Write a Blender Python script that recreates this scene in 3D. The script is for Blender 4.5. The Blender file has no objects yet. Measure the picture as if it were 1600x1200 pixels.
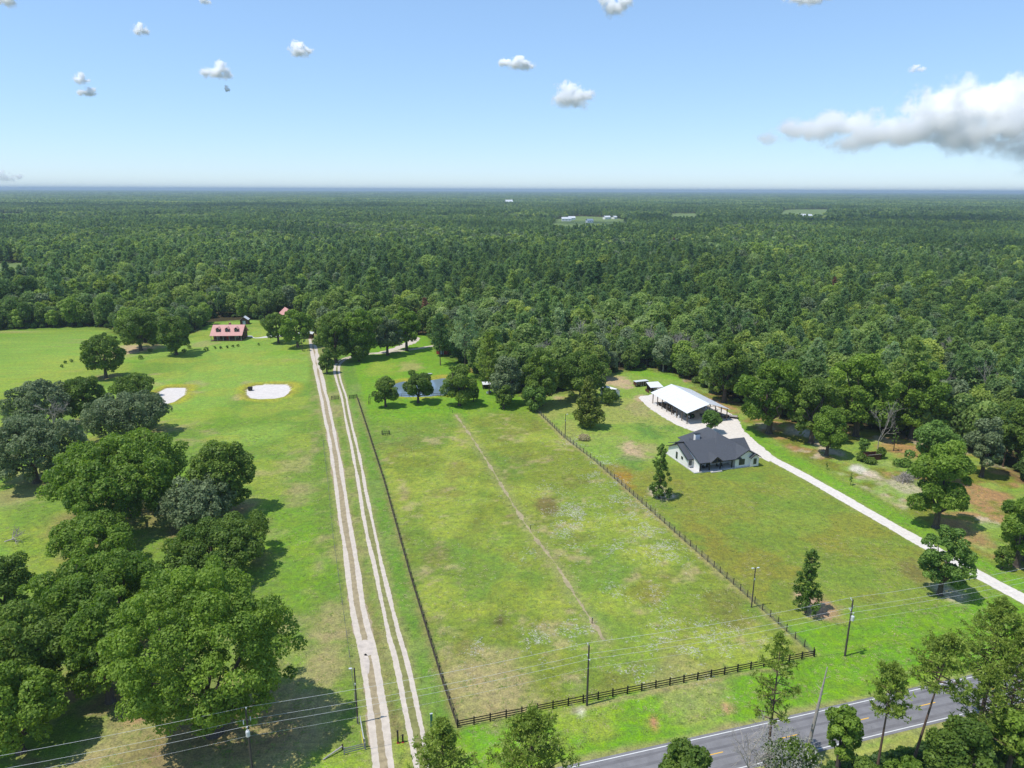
import bpy, bmesh, math, random
import numpy as np
from mathutils import Vector, Matrix

# ------------------------------------------------------------------ camera, sky, sun, exposure
scene = bpy.context.scene
COL = scene.collection
CAM_H = 75.0
cam_data = bpy.data.cameras.new('camera')
cam = bpy.data.objects.new('camera', cam_data)
COL.objects.link(cam)
cam_data.sensor_width = 36.0
cam_data.lens = 36.0 * 1109.0 / 1600.0
cam_data.clip_start = 1.0
cam_data.clip_end = 120000.0
cam.location = (0, 0, CAM_H)
cam.rotation_mode = 'XYZ'
_rot = Matrix.Rotation(math.pi / 2 - 0.26671, 4, 'X') @ Matrix.Rotation(0.003665, 4, 'Z')
cam.rotation_euler = _rot.to_euler()
scene.camera = cam

SUN_EL = math.radians(66.0)
SUN_AZ = math.radians(-110.0)          # compass angle from +Y, clockwise: the sun stands to the west, a little behind the camera
world = bpy.data.worlds.new('World')
scene.world = world
world.use_nodes = True
wn = world.node_tree
wn.nodes.clear()
w_out = wn.nodes.new('ShaderNodeOutputWorld')
w_bg = wn.nodes.new('ShaderNodeBackground')
w_sky = wn.nodes.new('ShaderNodeTexSky')
w_sky.sky_type = 'NISHITA'
w_sky.sun_disc = False
w_sky.sun_elevation = SUN_EL
w_sky.sun_rotation = SUN_AZ
w_sky.altitude = 3000.0
w_sky.air_density = 1.4
w_sky.dust_density = 0.0
w_sky.ozone_density = 9.0
w_bg.inputs['Strength'].default_value = 0.15
w_gam = wn.nodes.new('ShaderNodeGamma')           # softer contrast between zenith and horizon, as a phone-graded summer sky
w_gam.inputs['Gamma'].default_value = 0.6
w_tint = wn.nodes.new('ShaderNodeVectorMath')
w_tint.operation = 'MULTIPLY'
w_tint.inputs[1].default_value = (1.68, 1.90, 2.14)
wn.links.new(w_sky.outputs[0], w_gam.inputs['Color'])
wn.links.new(w_gam.outputs[0], w_tint.inputs[0])
wn.links.new(w_tint.outputs[0], w_bg.inputs['Color'])
wn.links.new(w_bg.outputs[0], w_out.inputs['Surface'])

sun_data = bpy.data.lights.new('sun', 'SUN')
sun_data.energy = 4.2
sun_data.angle = math.radians(0.53)
sun_data.color = (1.0, 0.96, 0.89)
sun = bpy.data.objects.new('sun', sun_data)
COL.objects.link(sun)
_sd = Vector((math.sin(SUN_AZ) * math.cos(SUN_EL), math.cos(SUN_AZ) * math.cos(SUN_EL), math.sin(SUN_EL)))
sun.rotation_euler = _sd.to_track_quat('Z', 'Y').to_euler()
sun.location = (-200, 0, 400)

vs = scene.view_settings
vs.view_transform = 'Standard'
vs.look = 'None'
vs.exposure = 0.15
vs.gamma = 1.0
vs.use_curve_mapping = False
cy = scene.cycles
cy.max_bounces = 26
cy.diffuse_bounces = 3
cy.glossy_bounces = 2
cy.transmission_bounces = 4
cy.volume_bounces = 24
cy.caustics_reflective = False
cy.caustics_refractive = False

# ------------------------------------------------------------------ helpers
RNG = np.random.default_rng(7)
random.seed(7)
R = math.radians

def uv_pt(u, v):                       # road-aligned frame: origin at the pasture's front corner
    return (-7.68 + u * 0.9621 - v * 0.2726, 85.88 + u * 0.2726 + v * 0.9621)

class MB:
    """collects polygons, builds one mesh object"""
    def __init__(s):
        s.v = []; s.f = []; s.smooth = False
    def poly(s, pts):
        n = len(s.v); s.v += [tuple(p) for p in pts]; s.f.append(tuple(range(n, n + len(pts))))
        return s
    def box(s, c, d, rz=0.0, taper=1.0):
        cx, cy_, cz = c; dx, dy, dz = d[0] / 2, d[1] / 2, d[2] / 2
        ca, sa = math.cos(rz), math.sin(rz); n = len(s.v)
        for sz in (-1, 1):
            t = taper if sz > 0 else 1.0
            for sx, sy in ((-1, -1), (1, -1), (1, 1), (-1, 1)):
                x, y = sx * dx * t, sy * dy * t
                s.v.append((cx + x * ca - y * sa, cy_ + x * sa + y * ca, cz + sz * dz))
        for q in ((0, 3, 2, 1), (4, 5, 6, 7), (0, 1, 5, 4), (1, 2, 6, 5), (2, 3, 7, 6), (3, 0, 4, 7)):
            s.f.append(tuple(n + i for i in q))
        return s
    def tube(s, p0, p1, r0, r1=None, n=8, cap=True):
        r1 = r0 if r1 is None else r1
        p0, p1 = Vector(p0), Vector(p1); d = (p1 - p0)
        if d.length < 1e-6: return s
        d.normalize(); a = d.orthogonal().normalized(); b = d.cross(a); k = len(s.v)
        for p, r in ((p0, r0), (p1, r1)):
            for i in range(n):
                t = 2 * math.pi * i / n
                s.v.append(tuple(p + a * (r * math.cos(t)) + b * (r * math.sin(t))))
        for i in range(n):
            j = (i + 1) % n
            s.f.append((k + i, k + j, k + n + j, k + n + i))
        if cap:
            s.f.append(tuple(k + n + i for i in range(n))); s.f.append(tuple(k + i for i in reversed(range(n))))
        return s
    def path(s, pts, r, n=6):
        for a, b in zip(pts[:-1], pts[1:]): s.tube(a, b, r, r, n, True)
        return s
    def lathe(s, prof, c=(0, 0, 0), n=12):
        k = len(s.v)
        for r, z in prof:
            for i in range(n):
                t = 2 * math.pi * i / n
                s.v.append((c[0] + r * math.cos(t), c[1] + r * math.sin(t), c[2] + z))
        for j in range(len(prof) - 1):
            for i in range(n):
                i2 = (i + 1) % n
                s.f.append((k + j * n + i, k + j * n + i2, k + (j + 1) * n + i2, k + (j + 1) * n + i))
        s.f.append(tuple(k + i for i in reversed(range(n))))
        s.f.append(tuple(k + (len(prof) - 1) * n + i for i in range(n)))
        return s
    def prism(s, pts, off):
        """polygon pts (3-D) extruded by vector off"""
        n = len(pts); k = len(s.v); o = Vector(off)
        s.v += [tuple(p) for p in pts]; s.v += [tuple(Vector(p) + o) for p in pts]
        s.f.append(tuple(k + i for i in reversed(range(n)))); s.f.append(tuple(k + n + i for i in range(n)))
        for i in range(n):
            j = (i + 1) % n
            s.f.append((k + i, k + j, k + n + j, k + n + i))
        return s
    def mesh(s, name, mat=None):
        me = bpy.data.meshes.new(name)
        me.from_pydata(s.v, [], s.f); me.validate()
        bm = bmesh.new(); bm.from_mesh(me); bmesh.ops.recalc_face_normals(bm, faces=bm.faces); bm.to_mesh(me); bm.free()
        if mat: me.materials.append(mat)
        if s.smooth: me.shade_smooth()
        return me
    def build(s, name, mat, parent=None):
        return link(name, s.mesh(name, mat), parent)

def link(name, data, parent=None, loc=None, rz=None, scale=None):
    o = bpy.data.objects.new(name, data); COL.objects.link(o)
    if parent is not None: o.parent = parent
    if loc is not None: o.location = loc
    if rz is not None: o.rotation_euler = (0, 0, rz)
    if scale is not None: o.scale = scale
    return o

def tag(o, label, cat, group=None, kind=None):
    if label: o['label'] = label
    if cat: o['category'] = cat
    if group: o['group'] = group
    if kind: o['kind'] = kind
    return o

def thing(name, label, cat, loc=(0, 0, 0), rz=0.0, group=None):
    return tag(link(name, None, None, loc, rz), label, cat, group)

def structure(o, label, cat='ground', kind='structure'):
    return tag(o, label, cat, None, kind)

def fast_mesh(name, quads, mat, tint=None, extra=None, mats=None):
    """quads (N,4,3) array -> mesh; tint (N,) face value stored as 'tint'; extra = MB polygons appended with material slot 1"""
    q = np.asarray(quads, dtype=np.float32); N = len(q)
    ev = extra.v if extra else []; ef = extra.f if extra else []
    me = bpy.data.meshes.new(name)
    nv = N * 4 + len(ev)
    co = np.empty((nv, 3), np.float32); co[:N * 4] = q.reshape(-1, 3)
    if ev: co[N * 4:] = np.array(ev, np.float32)
    loops = [np.arange(N * 4, dtype=np.int32)]
    starts = [np.arange(N, dtype=np.int32) * 4]
    tot = N * 4
    mi = np.zeros(N + len(ef), np.int32)
    for k, f in enumerate(ef):
        loops.append(np.array(f, np.int32) + N * 4); starts.append(np.array([tot], np.int32)); tot += len(f); mi[N + k] = 1
    me.vertices.add(nv); me.vertices.foreach_set('co', co.ravel())
    me.loops.add(tot); me.loops.foreach_set('vertex_index', np.concatenate(loops))
    me.polygons.add(N + len(ef)); me.polygons.foreach_set('loop_start', np.concatenate(starts))
    me.update(calc_edges=True)
    me.validate()
    for m in (mats or [mat]): me.materials.append(m)
    me.polygons.foreach_set('material_index', mi[:len(me.polygons)])
    if tint is not None and len(me.polygons) == N + len(ef):
        at = me.attributes.new('tint', 'FLOAT', 'FACE')
        tv = np.full(N + len(ef), 0.5, np.float32); tv[:N] = tint
        at.data.foreach_set('value', tv)
    me.update()
    return me

# value noise for painting ground attributes and placing things
def vnoise(x, y, scale, seed):
    x = np.asarray(x, float) / scale; y = np.asarray(y, float) / scale
    xi = np.floor(x).astype(np.int64); yi = np.floor(y).astype(np.int64)
    fx = x - xi; fy = y - yi; fx = fx * fx * (3 - 2 * fx); fy = fy * fy * (3 - 2 * fy)
    def h(a, b):
        n = (a * 374761393 + b * 668265263 + seed * 2147483647) & 0xffffffff
        n = ((n ^ (n >> 13)) * 1274126177) & 0xffffffff
        n = (n ^ (n >> 16)) & 0xffff
        return n / 65535.0
    return (h(xi, yi) * (1 - fx) + h(xi + 1, yi) * fx) * (1 - fy) + (h(xi, yi + 1) * (1 - fx) + h(xi + 1, yi + 1) * fx) * fy

def fbm(x, y, scale, seed, oct=4):
    s = 0.0; a = 1.0; t = 0.0
    for k in range(oct):
        s = s + a * vnoise(x, y, scale / 2 ** k, seed + 17 * k); t += a; a *= 0.55
    return s / t

def sstep(e0, e1, x):
    t = np.clip((x - e0) / (e1 - e0), 0, 1); return t * t * (3 - 2 * t)

def in_poly(px, py, poly):
    px = np.asarray(px); py = np.asarray(py); ins = np.zeros(px.shape, bool); n = len(poly)
    for i in range(n):
        x1, y1 = poly[i]; x2, y2 = poly[(i + 1) % n]
        c = ((y1 > py) != (y2 > py)) & (px < (x2 - x1) * (py - y1) / (y2 - y1 + 1e-12) + x1)
        ins ^= c
    return ins

def seg_dist(px, py, line):
    d = np.full(np.shape(px), 1e9)
    for (x1, y1), (x2, y2) in zip(line[:-1], line[1:]):
        dx, dy = x2 - x1, y2 - y1; L = dx * dx + dy * dy
        t = np.clip(((px - x1) * dx + (py - y1) * dy) / L, 0, 1)
        d = np.minimum(d, np.hypot(px - x1 - t * dx, py - y1 - t * dy))
    return d

# ------------------------------------------------------------------ materials
def new_mat(name):
    m = bpy.data.materials.new(name); m.use_nodes = True
    nt = m.node_tree; bs = nt.nodes['Principled BSDF']
    return m, nt, bs

def N(nt, kind, **kw):
    n = nt.nodes.new(kind)
    for k, v in kw.items():
        if k in n.inputs: n.inputs[k].default_value = v
        else: setattr(n, k, v)
    return n

def plain(name, col, rough=0.7, var=0.25, scale=3.0, spec=0.3, metal=0.0, bump=0.15, stretch=None):
    """coloured surface with grain, wear blotches and a little relief"""
    m, nt, bs = new_mat(name)
    tc = N(nt, 'ShaderNodeTexCoord')
    src = tc.outputs['Object']
    if stretch:
        mp = N(nt, 'ShaderNodeMapping'); mp.inputs['Scale'].default_value = stretch
        nt.links.new(src, mp.inputs[0]); src = mp.outputs[0]
    n1 = N(nt, 'ShaderNodeTexNoise', Scale=scale, Detail=6.0, Roughness=0.65)
    nt.links.new(src, n1.inputs['Vector'])
    rp = N(nt, 'ShaderNodeMapRange'); rp.inputs[1].default_value = 0.25; rp.inputs[2].default_value = 0.75
    rp.inputs[3].default_value = 1 - var; rp.inputs[4].default_value = 1 + var
    nt.links.new(n1.outputs[0], rp.inputs[0])
    mx = N(nt, 'ShaderNodeVectorMath', operation='SCALE'); mx.inputs[0].default_value = col[:3]
    nt.links.new(rp.outputs[0], mx.inputs['Scale'])
    nt.links.new(mx.outputs[0], bs.inputs['Base Color'])
    bs.inputs['Roughness'].default_value = rough
    bs.inputs['Specular IOR Level'].default_value = spec
    bs.inputs['Metallic'].default_value = metal
    if bump:
        b = N(nt, 'ShaderNodeBump', Strength=bump, Distance=0.05)
        nt.links.new(n1.outputs[0], b.inputs['Height']); nt.links.new(b.outputs[0], bs.inputs['Normal'])
    return m

def leaf_mat(name, dark, light, hue_var=0.25, trans=0.30, patch=0.0):
    m, nt, bs = new_mat(name)
    at = N(nt, 'ShaderNodeAttribute', attribute_name='tint')
    oi = N(nt, 'ShaderNodeObjectInfo')
    mixf = N(nt, 'ShaderNodeMath', operation='MULTIPLY_ADD')
    nt.links.new(oi.outputs['Random'], mixf.inputs[0]); mixf.inputs[1].default_value = hue_var
    nt.links.new(at.outputs['Fac'], mixf.inputs[2])
    sub = N(nt, 'ShaderNodeMath', operation='SUBTRACT', use_clamp=True); sub.inputs[1].default_value = hue_var / 2
    nt.links.new(mixf.outputs[0], sub.inputs[0])
    fac = sub.outputs[0]
    if patch:
        geo = N(nt, 'ShaderNodeNewGeometry')
        nz = N(nt, 'ShaderNodeTexNoise', Scale=1 / 240.0, Detail=5.0, Roughness=0.62)
        nt.links.new(geo.outputs['Position'], nz.inputs['Vector'])
        mr = N(nt, 'ShaderNodeMapRange'); mr.inputs[1].default_value = 0.38; mr.inputs[2].default_value = 0.62
        mr.inputs[3].default_value = -patch; mr.inputs[4].default_value = patch
        nt.links.new(nz.outputs[0], mr.inputs[0])
        ad = N(nt, 'ShaderNodeMath', operation='ADD', use_clamp=True)
        nt.links.new(fac, ad.inputs[0]); nt.links.new(mr.outputs[0], ad.inputs[1]); fac = ad.outputs[0]
    mx = N(nt, 'ShaderNodeMix', data_type='RGBA')
    mx.inputs[6].default_value = (*dark, 1); mx.inputs[7].default_value = (*light, 1)
    nt.links.new(fac, mx.inputs[0])
    if patch:
        fr = N(nt, 'ShaderNodeMath', operation='MULTIPLY'); fr.inputs[1].default_value = 37.7
        fk = N(nt, 'ShaderNodeMath', operation='FRACT'); nt.links.new(oi.outputs['Random'], fr.inputs[0]); nt.links.new(fr.outputs[0], fk.inputs[0])
        cr = N(nt, 'ShaderNodeValToRGB'); el = cr.color_ramp.elements
        el[0].position = 0.0; el[0].color = (1.0, 1.0, 1.0, 1); el[1].position = 1.0; el[1].color = (1.5, 1.3, 1.9, 1)
        for ps, cl in ((0.45, (1.0, 1.0, 1.0, 1)), (0.62, (1.35, 1.18, 0.9, 1)), (0.80, (0.72, 0.80, 0.9, 1)), (0.93, (1.0, 1.0, 1.3, 1))):
            e_ = el.new(ps); e_.color = cl
        nt.links.new(fk.outputs[0], cr.inputs[0])
        mm = N(nt, 'ShaderNodeMix', data_type='RGBA', blend_type='MULTIPLY'); mm.inputs[0].default_value = 1.0
        nt.links.new(mx.outputs[2], mm.inputs[6]); nt.links.new(cr.outputs[0], mm.inputs[7]); mx = mm
    nt.links.new(mx.outputs[2], bs.inputs['Base Color'])
    bs.inputs['Roughness'].default_value = 0.55
    bs.inputs['Specular IOR Level'].default_value = 0.25
    tr = N(nt, 'ShaderNodeBsdfTranslucent')
    hs = N(nt, 'ShaderNodeHueSaturation', Saturation=1.1, Value=1.3)
    nt.links.new(mx.outputs[2], hs.inputs['Color']); nt.links.new(hs.outputs[0], tr.inputs[0])
    ms = N(nt, 'ShaderNodeMixShader'); ms.inputs[0].default_value = trans
    nt.links.new(bs.outputs[0], ms.inputs[1]); nt.links.new(tr.outputs[0], ms.inputs[2])
    nt.links.new(ms.outputs[0], nt.nodes['Material Output'].inputs['Surface'])
    return m

M = {}
M['bark'] = plain('bark', (0.10, 0.08, 0.065), 0.9, 0.4, 2.0, 0.1, stretch=(3, 3, 0.6))
M['pine_bark'] = plain('pine_bark', (0.15, 0.10, 0.075), 0.9, 0.4, 2.0, 0.1, stretch=(3, 3, 0.8))
M['dead_wood'] = plain('dead_wood', (0.36, 0.32, 0.28), 0.9, 0.3, 2.0, 0.1)
M['oak_leaf'] = leaf_mat('oak_leaf', (0.092, 0.172, 0.020), (0.285, 0.410, 0.058), 0.25, 0.42)
M['oak_dark'] = leaf_mat('oak_dark', (0.074, 0.138, 0.020), (0.220, 0.312, 0.050), 0.25, 0.40)
M['oak_grey'] = leaf_mat('oak_grey', (0.105, 0.150, 0.062), (0.250, 0.310, 0.140))
M['forest_leaf'] = leaf_mat('forest_leaf', (0.095, 0.172, 0.040), (0.340, 0.445, 0.120), 0.75, 0.48, 0.36)
M['forest_pine'] = leaf_mat('forest_pine', (0.095, 0.172, 0.056), (0.275, 0.395, 0.122), 0.7, 0.46, 0.34)
M['pine_needle'] = leaf_mat('pine_needle', (0.135, 0.205, 0.028), (0.340, 0.430, 0.078), 0.2, 0.36)
M['cedar_leaf'] = leaf_mat('cedar_leaf', (0.065, 0.125, 0.024), (0.200, 0.305, 0.050), 0.2, 0.38)
M['magnolia_leaf'] = leaf_mat('magnolia_leaf', (0.080, 0.120, 0.017), (0.290, 0.330, 0.060), 0.1)
M['young_leaf'] = leaf_mat('young_leaf', (0.080, 0.160, 0.027), (0.215, 0.340, 0.063), 0.2)
M['grey_twig'] = leaf_mat('grey_twig', (0.16, 0.16, 0.13), (0.30, 0.30, 0.25), 0.2, 0.1)

# ------------------------------------------------------------------ ground: one sheet to the horizon
RD = np.array([0.9616, 0.2745]); RNV = np.array([-RD[1], RD[0]])
RC = np.array((55.31, 92.09)) - RNV * 3.12
def W(pts): return list(pts)
POND = [(-44.35, 258.25), (-46.89, 266.28), (-47.01, 274.83), (-43.75, 278.84), (-38.16, 275.93), (-34.5, 279.97), (-31.59, 282.05), (-28.1, 284.17), (-24.75, 282.15), (-22.04, 274.2), (-22.4, 265.69), (-24.41, 260.27), (-30.94, 257.56), (-38.55, 256.59)]
PIT_A = [(-100.85, 259.25), (-102.99, 265.52), (-103.41, 270.19), (-100.54, 272.14), (-95.79, 273.17), (-90.96, 273.24), (-88.74, 271.82), (-86.95, 267.59), (-85.51, 261.23), (-85.73, 256.41), (-88.26, 253.81), (-93.91, 252.9), (-97.44, 254.12)]
PIT_B = [(-131.19, 250.33), (-135.3, 262.35), (-134.94, 267.87), (-127.96, 267.97), (-124.04, 258.07), (-123.65, 248.79), (-126.4, 244.74)]
FOREST = [(-584.34, 374.61), (-280.37, 382.26), (-253.79, 390.27), (-228.34, 392.7), (-192.68, 351.66), (-177.74, 344.26), (-173.0, 377.07), (-175.2, 407.75), (-154.13, 416.63), (-141.41, 412.62), (-125.78, 417.21),
          (-106.94, 378.31), (-89.28, 345.8), (-72.51, 341.62), (-65.76, 357.08), (-53.8, 365.47), (-45.61, 375.92), (-33.15, 325.42), (-18.19, 300.76), (-11.7, 278.29), (-3.62, 257.92), (8.5, 258.07), (24.72, 263.6), (31.81, 272.05),
          (39.75, 292.63), (58.66, 300.77), (69.68, 287.68), (76.8, 264.29), (81.57, 247.35), (88.01, 232.34), (97.41, 225.52), (107.47, 221.66), (119.71, 216.68), (125.44, 208.29), (133.45, 208.38),
          (138.68, 196.3), (137.68, 177.23), (137.01, 158.36), (136.7, 136.51), (142.35, 121.66), (201.12, 107.86), (40000., 500.), (40000., 60000.), (-40000., 60000.), (-40000., 400.)]
TRACK_A = [(-104.92, 364.54), (-99.11, 345.63), (-82.94, 294.12), (-69.2, 251.13), (-53.43, 200.75), (-40.46, 156.87), (-34.0, 135.25), (-28.5, 116.21), (-24.21, 103.51), (-20.88, 92.11), (-17.2, 78.96), (-15.13, 72.26)]
TRACK_B = [(-35.5, 349.78), (-46.98, 339.13), (-58.28, 331.83), (-68.17, 327.54), (-74.4, 321.43), (-77.21, 315.58), (-76.93, 303.36), (-71.94, 283.54), (-63.1, 255.42), (-54.43, 225.11), (-45.76, 195.47), (-34.92, 156.92), (-27.1, 130.05), (-21.32, 110.82), (-17.94, 100.52), (-14.45, 88.04), (-12.88, 82.42), (-11.32, 76.82)]
DRIVE = [(69.76, 223.86), (72.45, 210.67), (75.1, 195.13), (79.36, 182.03), (82.96, 170.03), (86.25, 157.93), (90.82, 142.42), (94.38, 130.4), (97.94, 120.03), (102.4, 107.27), (106.05, 101.23)]
PAD = [(47.79, 256.86), (51.49, 258.64), (56.93, 264.03), (64.38, 264.13), (75.1, 241.03), (76.77, 230.09), (75.38, 218.08), (75.93, 205.46), (76.59, 196.72), (74.24, 191.06), (71.68, 196.14), (68.78, 202.02), (66.16, 211.19), (61.46, 214.79), (57.38, 219.15), (53.73, 226.37), (50.42, 236.97), (48.41, 246.93)]
FURROW = [(-19.44, 233.93), (-11.86, 207.98), (-5.24, 183.53), (0.11, 162.67), (4.48, 146.62), (9.4, 131.59), (12.85, 118.6), (16.21, 106.75)]

def lin(r, g, b):
    f = lambda c: (c / 255.0 / 12.92) if c <= 10 else ((c / 255.0 + 0.055) / 1.055) ** 2.4
    return np.array([f(r), f(g), f(b)])
K = 0.73     # albedo of a surface that shows as the given display colour in full sun
LUSH = lin(118, 162, 42) * K; BRIGHT = lin(140, 170, 70) * K; YELLOW = lin(158, 170, 68) * K
MID = lin(118, 146, 56) * K; OLIVE = lin(128, 134, 52) * K; GOLD = lin(142, 134, 58) * K
TAN = lin(176, 160, 112) * K; SAND = lin(214, 196, 170) * K; BROWN = lin(126, 106, 70) * K; PINK = lin(204, 172, 140) * K
DUFF = lin(74, 66, 44) * K; TEAL = lin(102, 140, 62) * K; WHITE_SAND = lin(232, 222, 208) * K; UNDER = lin(96, 100, 52) * K

def ground_color(x, y):
    u = (x + 7.68) * 0.9621 + (y - 85.88) * 0.2726
    v = -(x + 7.68) * 0.2726 + (y - 85.88) * 0.9621
    big = fbm(x, y, 42, 1); med = fbm(x, y, 13, 2); sm = fbm(x, y, 4.5, 3, 3); ti = fbm(x, y, 1.8, 4, 2)
    wig = (fbm(x, y, 9, 5) - 0.5) * 6
    c = np.empty(x.shape + (3,))
    def mix(col, w):
        nonlocal c
        w = np.clip(w, 0, 1)[..., None]; c = c * (1 - w) + col * w
    # pasture beyond the tracks
    c[:] = BRIGHT
    mix(MID, sstep(0.46, 0.62, big) * 0.8)
    mix(YELLOW, sstep(0.5, 0.66, med) * 0.6)
    mix(LUSH, sstep(0.52, 0.7, fbm(x, y, 22, 9)) * 0.5)
    mix(TAN, sstep(0.60, 0.74, fbm(x, y, 16, 11) * 0.7 + sm * 0.3) * 0.55)
    # worn ground round the big oaks
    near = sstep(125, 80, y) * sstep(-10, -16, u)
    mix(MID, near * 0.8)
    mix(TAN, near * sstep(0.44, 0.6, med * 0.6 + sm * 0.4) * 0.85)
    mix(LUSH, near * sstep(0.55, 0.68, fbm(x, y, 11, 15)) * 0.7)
    # strip between the two tracks and the strip up to the fence
    st = sstep(-20, -18.5, u) * sstep(0.5, -0.3, u)
    mix(MID, st); mix(TAN, st * sstep(0.45, 0.65, sm * 0.5 + med * 0.5) * 0.6)
    mix(BROWN, sstep(1.3, 0.3, np.abs(u + 9.2 + (v - 20) * 0.035 + wig * 0.12)) * st * 0.55 * sstep(130, 90, v))
    gr = sstep(-7.5, -6, u + wig * 0.1) * sstep(0.3, -0.4, u) * sstep(-10, 5, v)
    mix(TEAL * 0.6 + LUSH * 0.4, gr * 0.6)
    # the fenced pasture
    pa = sstep(-0.2, 0.2, u) * sstep(60.6, 60.3, u - np.maximum(0, 0) + v * 0.0225) * sstep(-0.2, 0.3, v)
    mix(MID * 0.55 + YELLOW * 0.45, pa)
    mix(OLIVE, pa * sstep(0.42, 0.6, big) * 0.5)
    mix(TEAL * 0.5 + MID * 0.5, pa * sstep(0.5, 0.66, fbm(x, y, 19, 21)) * 0.55)
    mix(YELLOW * 1.05, pa * sstep(0.52, 0.68, fbm(x, y, 15, 22)) * 0.75)
    mix(TAN, pa * sstep(0.57, 0.72, fbm(x, y, 8, 23) * 0.6 + ti * 0.4) * 0.7)
    mix(BROWN, pa * sstep(0.60, 0.74, fbm(x, y, 8, 24)) * 0.32)
    mix(LUSH, pa * sstep(135, 155, v + wig) * 0.9)
    mix(TAN, pa * sstep(14, 3, np.hypot(u - 4, v - 6) + wig) * 0.7)
    # the lawn by the house
    la = sstep(60.3, 60.6, u + v * 0.0225) * sstep(-0.5, 1, v)
    mix(BRIGHT * 0.5 + OLIVE * 0.5, la)
    gold = sstep(8, 20, v + wig) * sstep(92, 70, v + wig)
    mix(GOLD * 0.45 + OLIVE * 0.3 + BRIGHT * 0.25, la * gold * sstep(0.3, 0.55, big * 0.5 + med * 0.5))
    mix(GOLD, la * gold * sstep(0.5, 0.62, fbm(x, y, 14, 31)) * 0.45)
    mix(MID, la * gold * sstep(0.52, 0.65, fbm(x, y, 9, 32)) * 0.6)
    mix(LUSH, la * sstep(12, 3, v + wig) * 0.95)
    mix(BRIGHT, la * sstep(78, 95, v + wig) * 0.7)
    mix(YELLOW * 0.6 + TAN * 0.4, la * sstep(100, 120, v) * sstep(0.42, 0.6, med) * 0.7)
    # verge along the road
    ve = sstep(0.6, -0.6, v) * sstep(-26, -22, u + wig)
    mix(LUSH, ve); mix(LUSH * 1.08, ve * sstep(0.45, 0.6, med) * 0.8)
    mix(YELLOW, ve * sstep(0.56, 0.7, sm * 0.4 + big * 0.6) * 0.7)
    mix(TAN, sstep(0.7, 0.2, np.abs(v + 0.9 + (sm - 0.5) * 1.6)) * sstep(1, 3, u) * sstep(62, 60, u) * 0.7 * sstep(0.45, 0.55, med))
    ro_ = (x - RC[0]) * RNV[0] + (y - RC[1]) * RNV[1]          # sandy, worn road shoulders and the drier south verge
    mix(YELLOW * 0.5 + TAN * 0.5, sstep(-4.0, -5.0, ro_ + wig * 0.3) * 0.8)
    mix(TAN * 0.7 + MID * 0.3, sstep(4.9, 3.9, np.abs(ro_) + (sm - 0.5) * 1.6) * 0.85)
    # grass beyond the gravel drive and the scrubby ground behind it
    dd = seg_dist(x, y, DRIVE); side = (u > 80) & (x > np.interp(y, [p[1] for p in DRIVE][::-1], [p[0] for p in DRIVE][::-1]))
    be = side * sstep(0, 2, dd)
    mix(LUSH * 0.8 + BRIGHT * 0.2, be * sstep(9, 6, dd + wig * 0.5))
    sc = be * sstep(8.5, 11, dd + wig * 0.6)
    mix(OLIVE, sc); mix(lin(176, 140, 92) * K, sc * sstep(0.42, 0.54, med * 0.55 + sm * 0.45)); mix(SAND, sc * sstep(0.62, 0.70, fbm(x, y, 7, 41)) * 0.6); mix(BRIGHT, sc * sstep(0.52, 0.62, fbm(x, y, 12, 42)) * 0.8)
    # spots with a colour of their own
    for (sx, sy), rad, col, wt in SPOTS:
        d = np.hypot(x - sx, (y - sy) * 0.6)
        mix(col, sstep(1.1, 0.45, d / rad + (sm - 0.5) * 1.3 + (ti - 0.5) * 0.5) * wt)
    # thin sandy margins of tracks and drives, worn line along fences
    for ln, wd in ((TRACK_A, 3.0), (TRACK_B, 2.4)):
        d = seg_dist(x, y, ln)
        mix(TAN * 0.6 + MID * 0.4, sstep(wd, wd * 0.5, d + (sm - 0.5) * 2.2) * 0.75)
    d = seg_dist(x, y, DRIVE); mix(TAN * 0.5 + MID * 0.5, sstep(3.0, 1.6, d + (sm - 0.5) * 1.2) * 0.6)
    d = seg_dist(x, y, FURROW); mix(TAN * 0.5 + MID * 0.5, sstep(2.6, 0.6, d + (sm - 0.5) * 2.0) * 0.7)
    d = seg_dist(x, y, WIRE_LINE); mix(TAN, sstep(1.2, 0.2, d + (sm - 0.5) * 1.2) * 0.7)
    d = seg_dist(x, y, RAIL_LINE); mix(BROWN * 0.5 + TAN * 0.5, sstep(1.0, 0.2, d + (sm - 0.5) * 1.2) * 0.6)
    for pl, col in ((PIT_A, WHITE_SAND), (PIT_B, WHITE_SAND), (POND, TAN)):
        d = seg_dist(x, y, pl + pl[:1])
        mix(lin(176, 172, 60) * K, sstep(6.0, 2.0, d + (sm - 0.5) * 5) * 0.8)
        mix(BROWN, sstep(1.8, 0.4, d + (sm - 0.5) * 2) * 0.5)
        mix(col, in_poly(x, y, pl) * 1.0)
    # leaf litter under the trees
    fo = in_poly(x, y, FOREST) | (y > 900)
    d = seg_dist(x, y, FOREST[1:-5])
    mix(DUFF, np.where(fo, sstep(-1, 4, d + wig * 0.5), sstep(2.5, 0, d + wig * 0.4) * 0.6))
    mix(TAN, np.where(fo, sstep(0.6, 0.7, med) * 0.35, 0))
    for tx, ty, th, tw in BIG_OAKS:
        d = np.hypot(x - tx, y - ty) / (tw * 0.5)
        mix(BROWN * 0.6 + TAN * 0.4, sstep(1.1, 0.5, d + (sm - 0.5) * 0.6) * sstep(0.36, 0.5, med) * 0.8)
    return np.clip(c * (0.86 + 0.28 * ti[..., None]), 0, 1)

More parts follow.
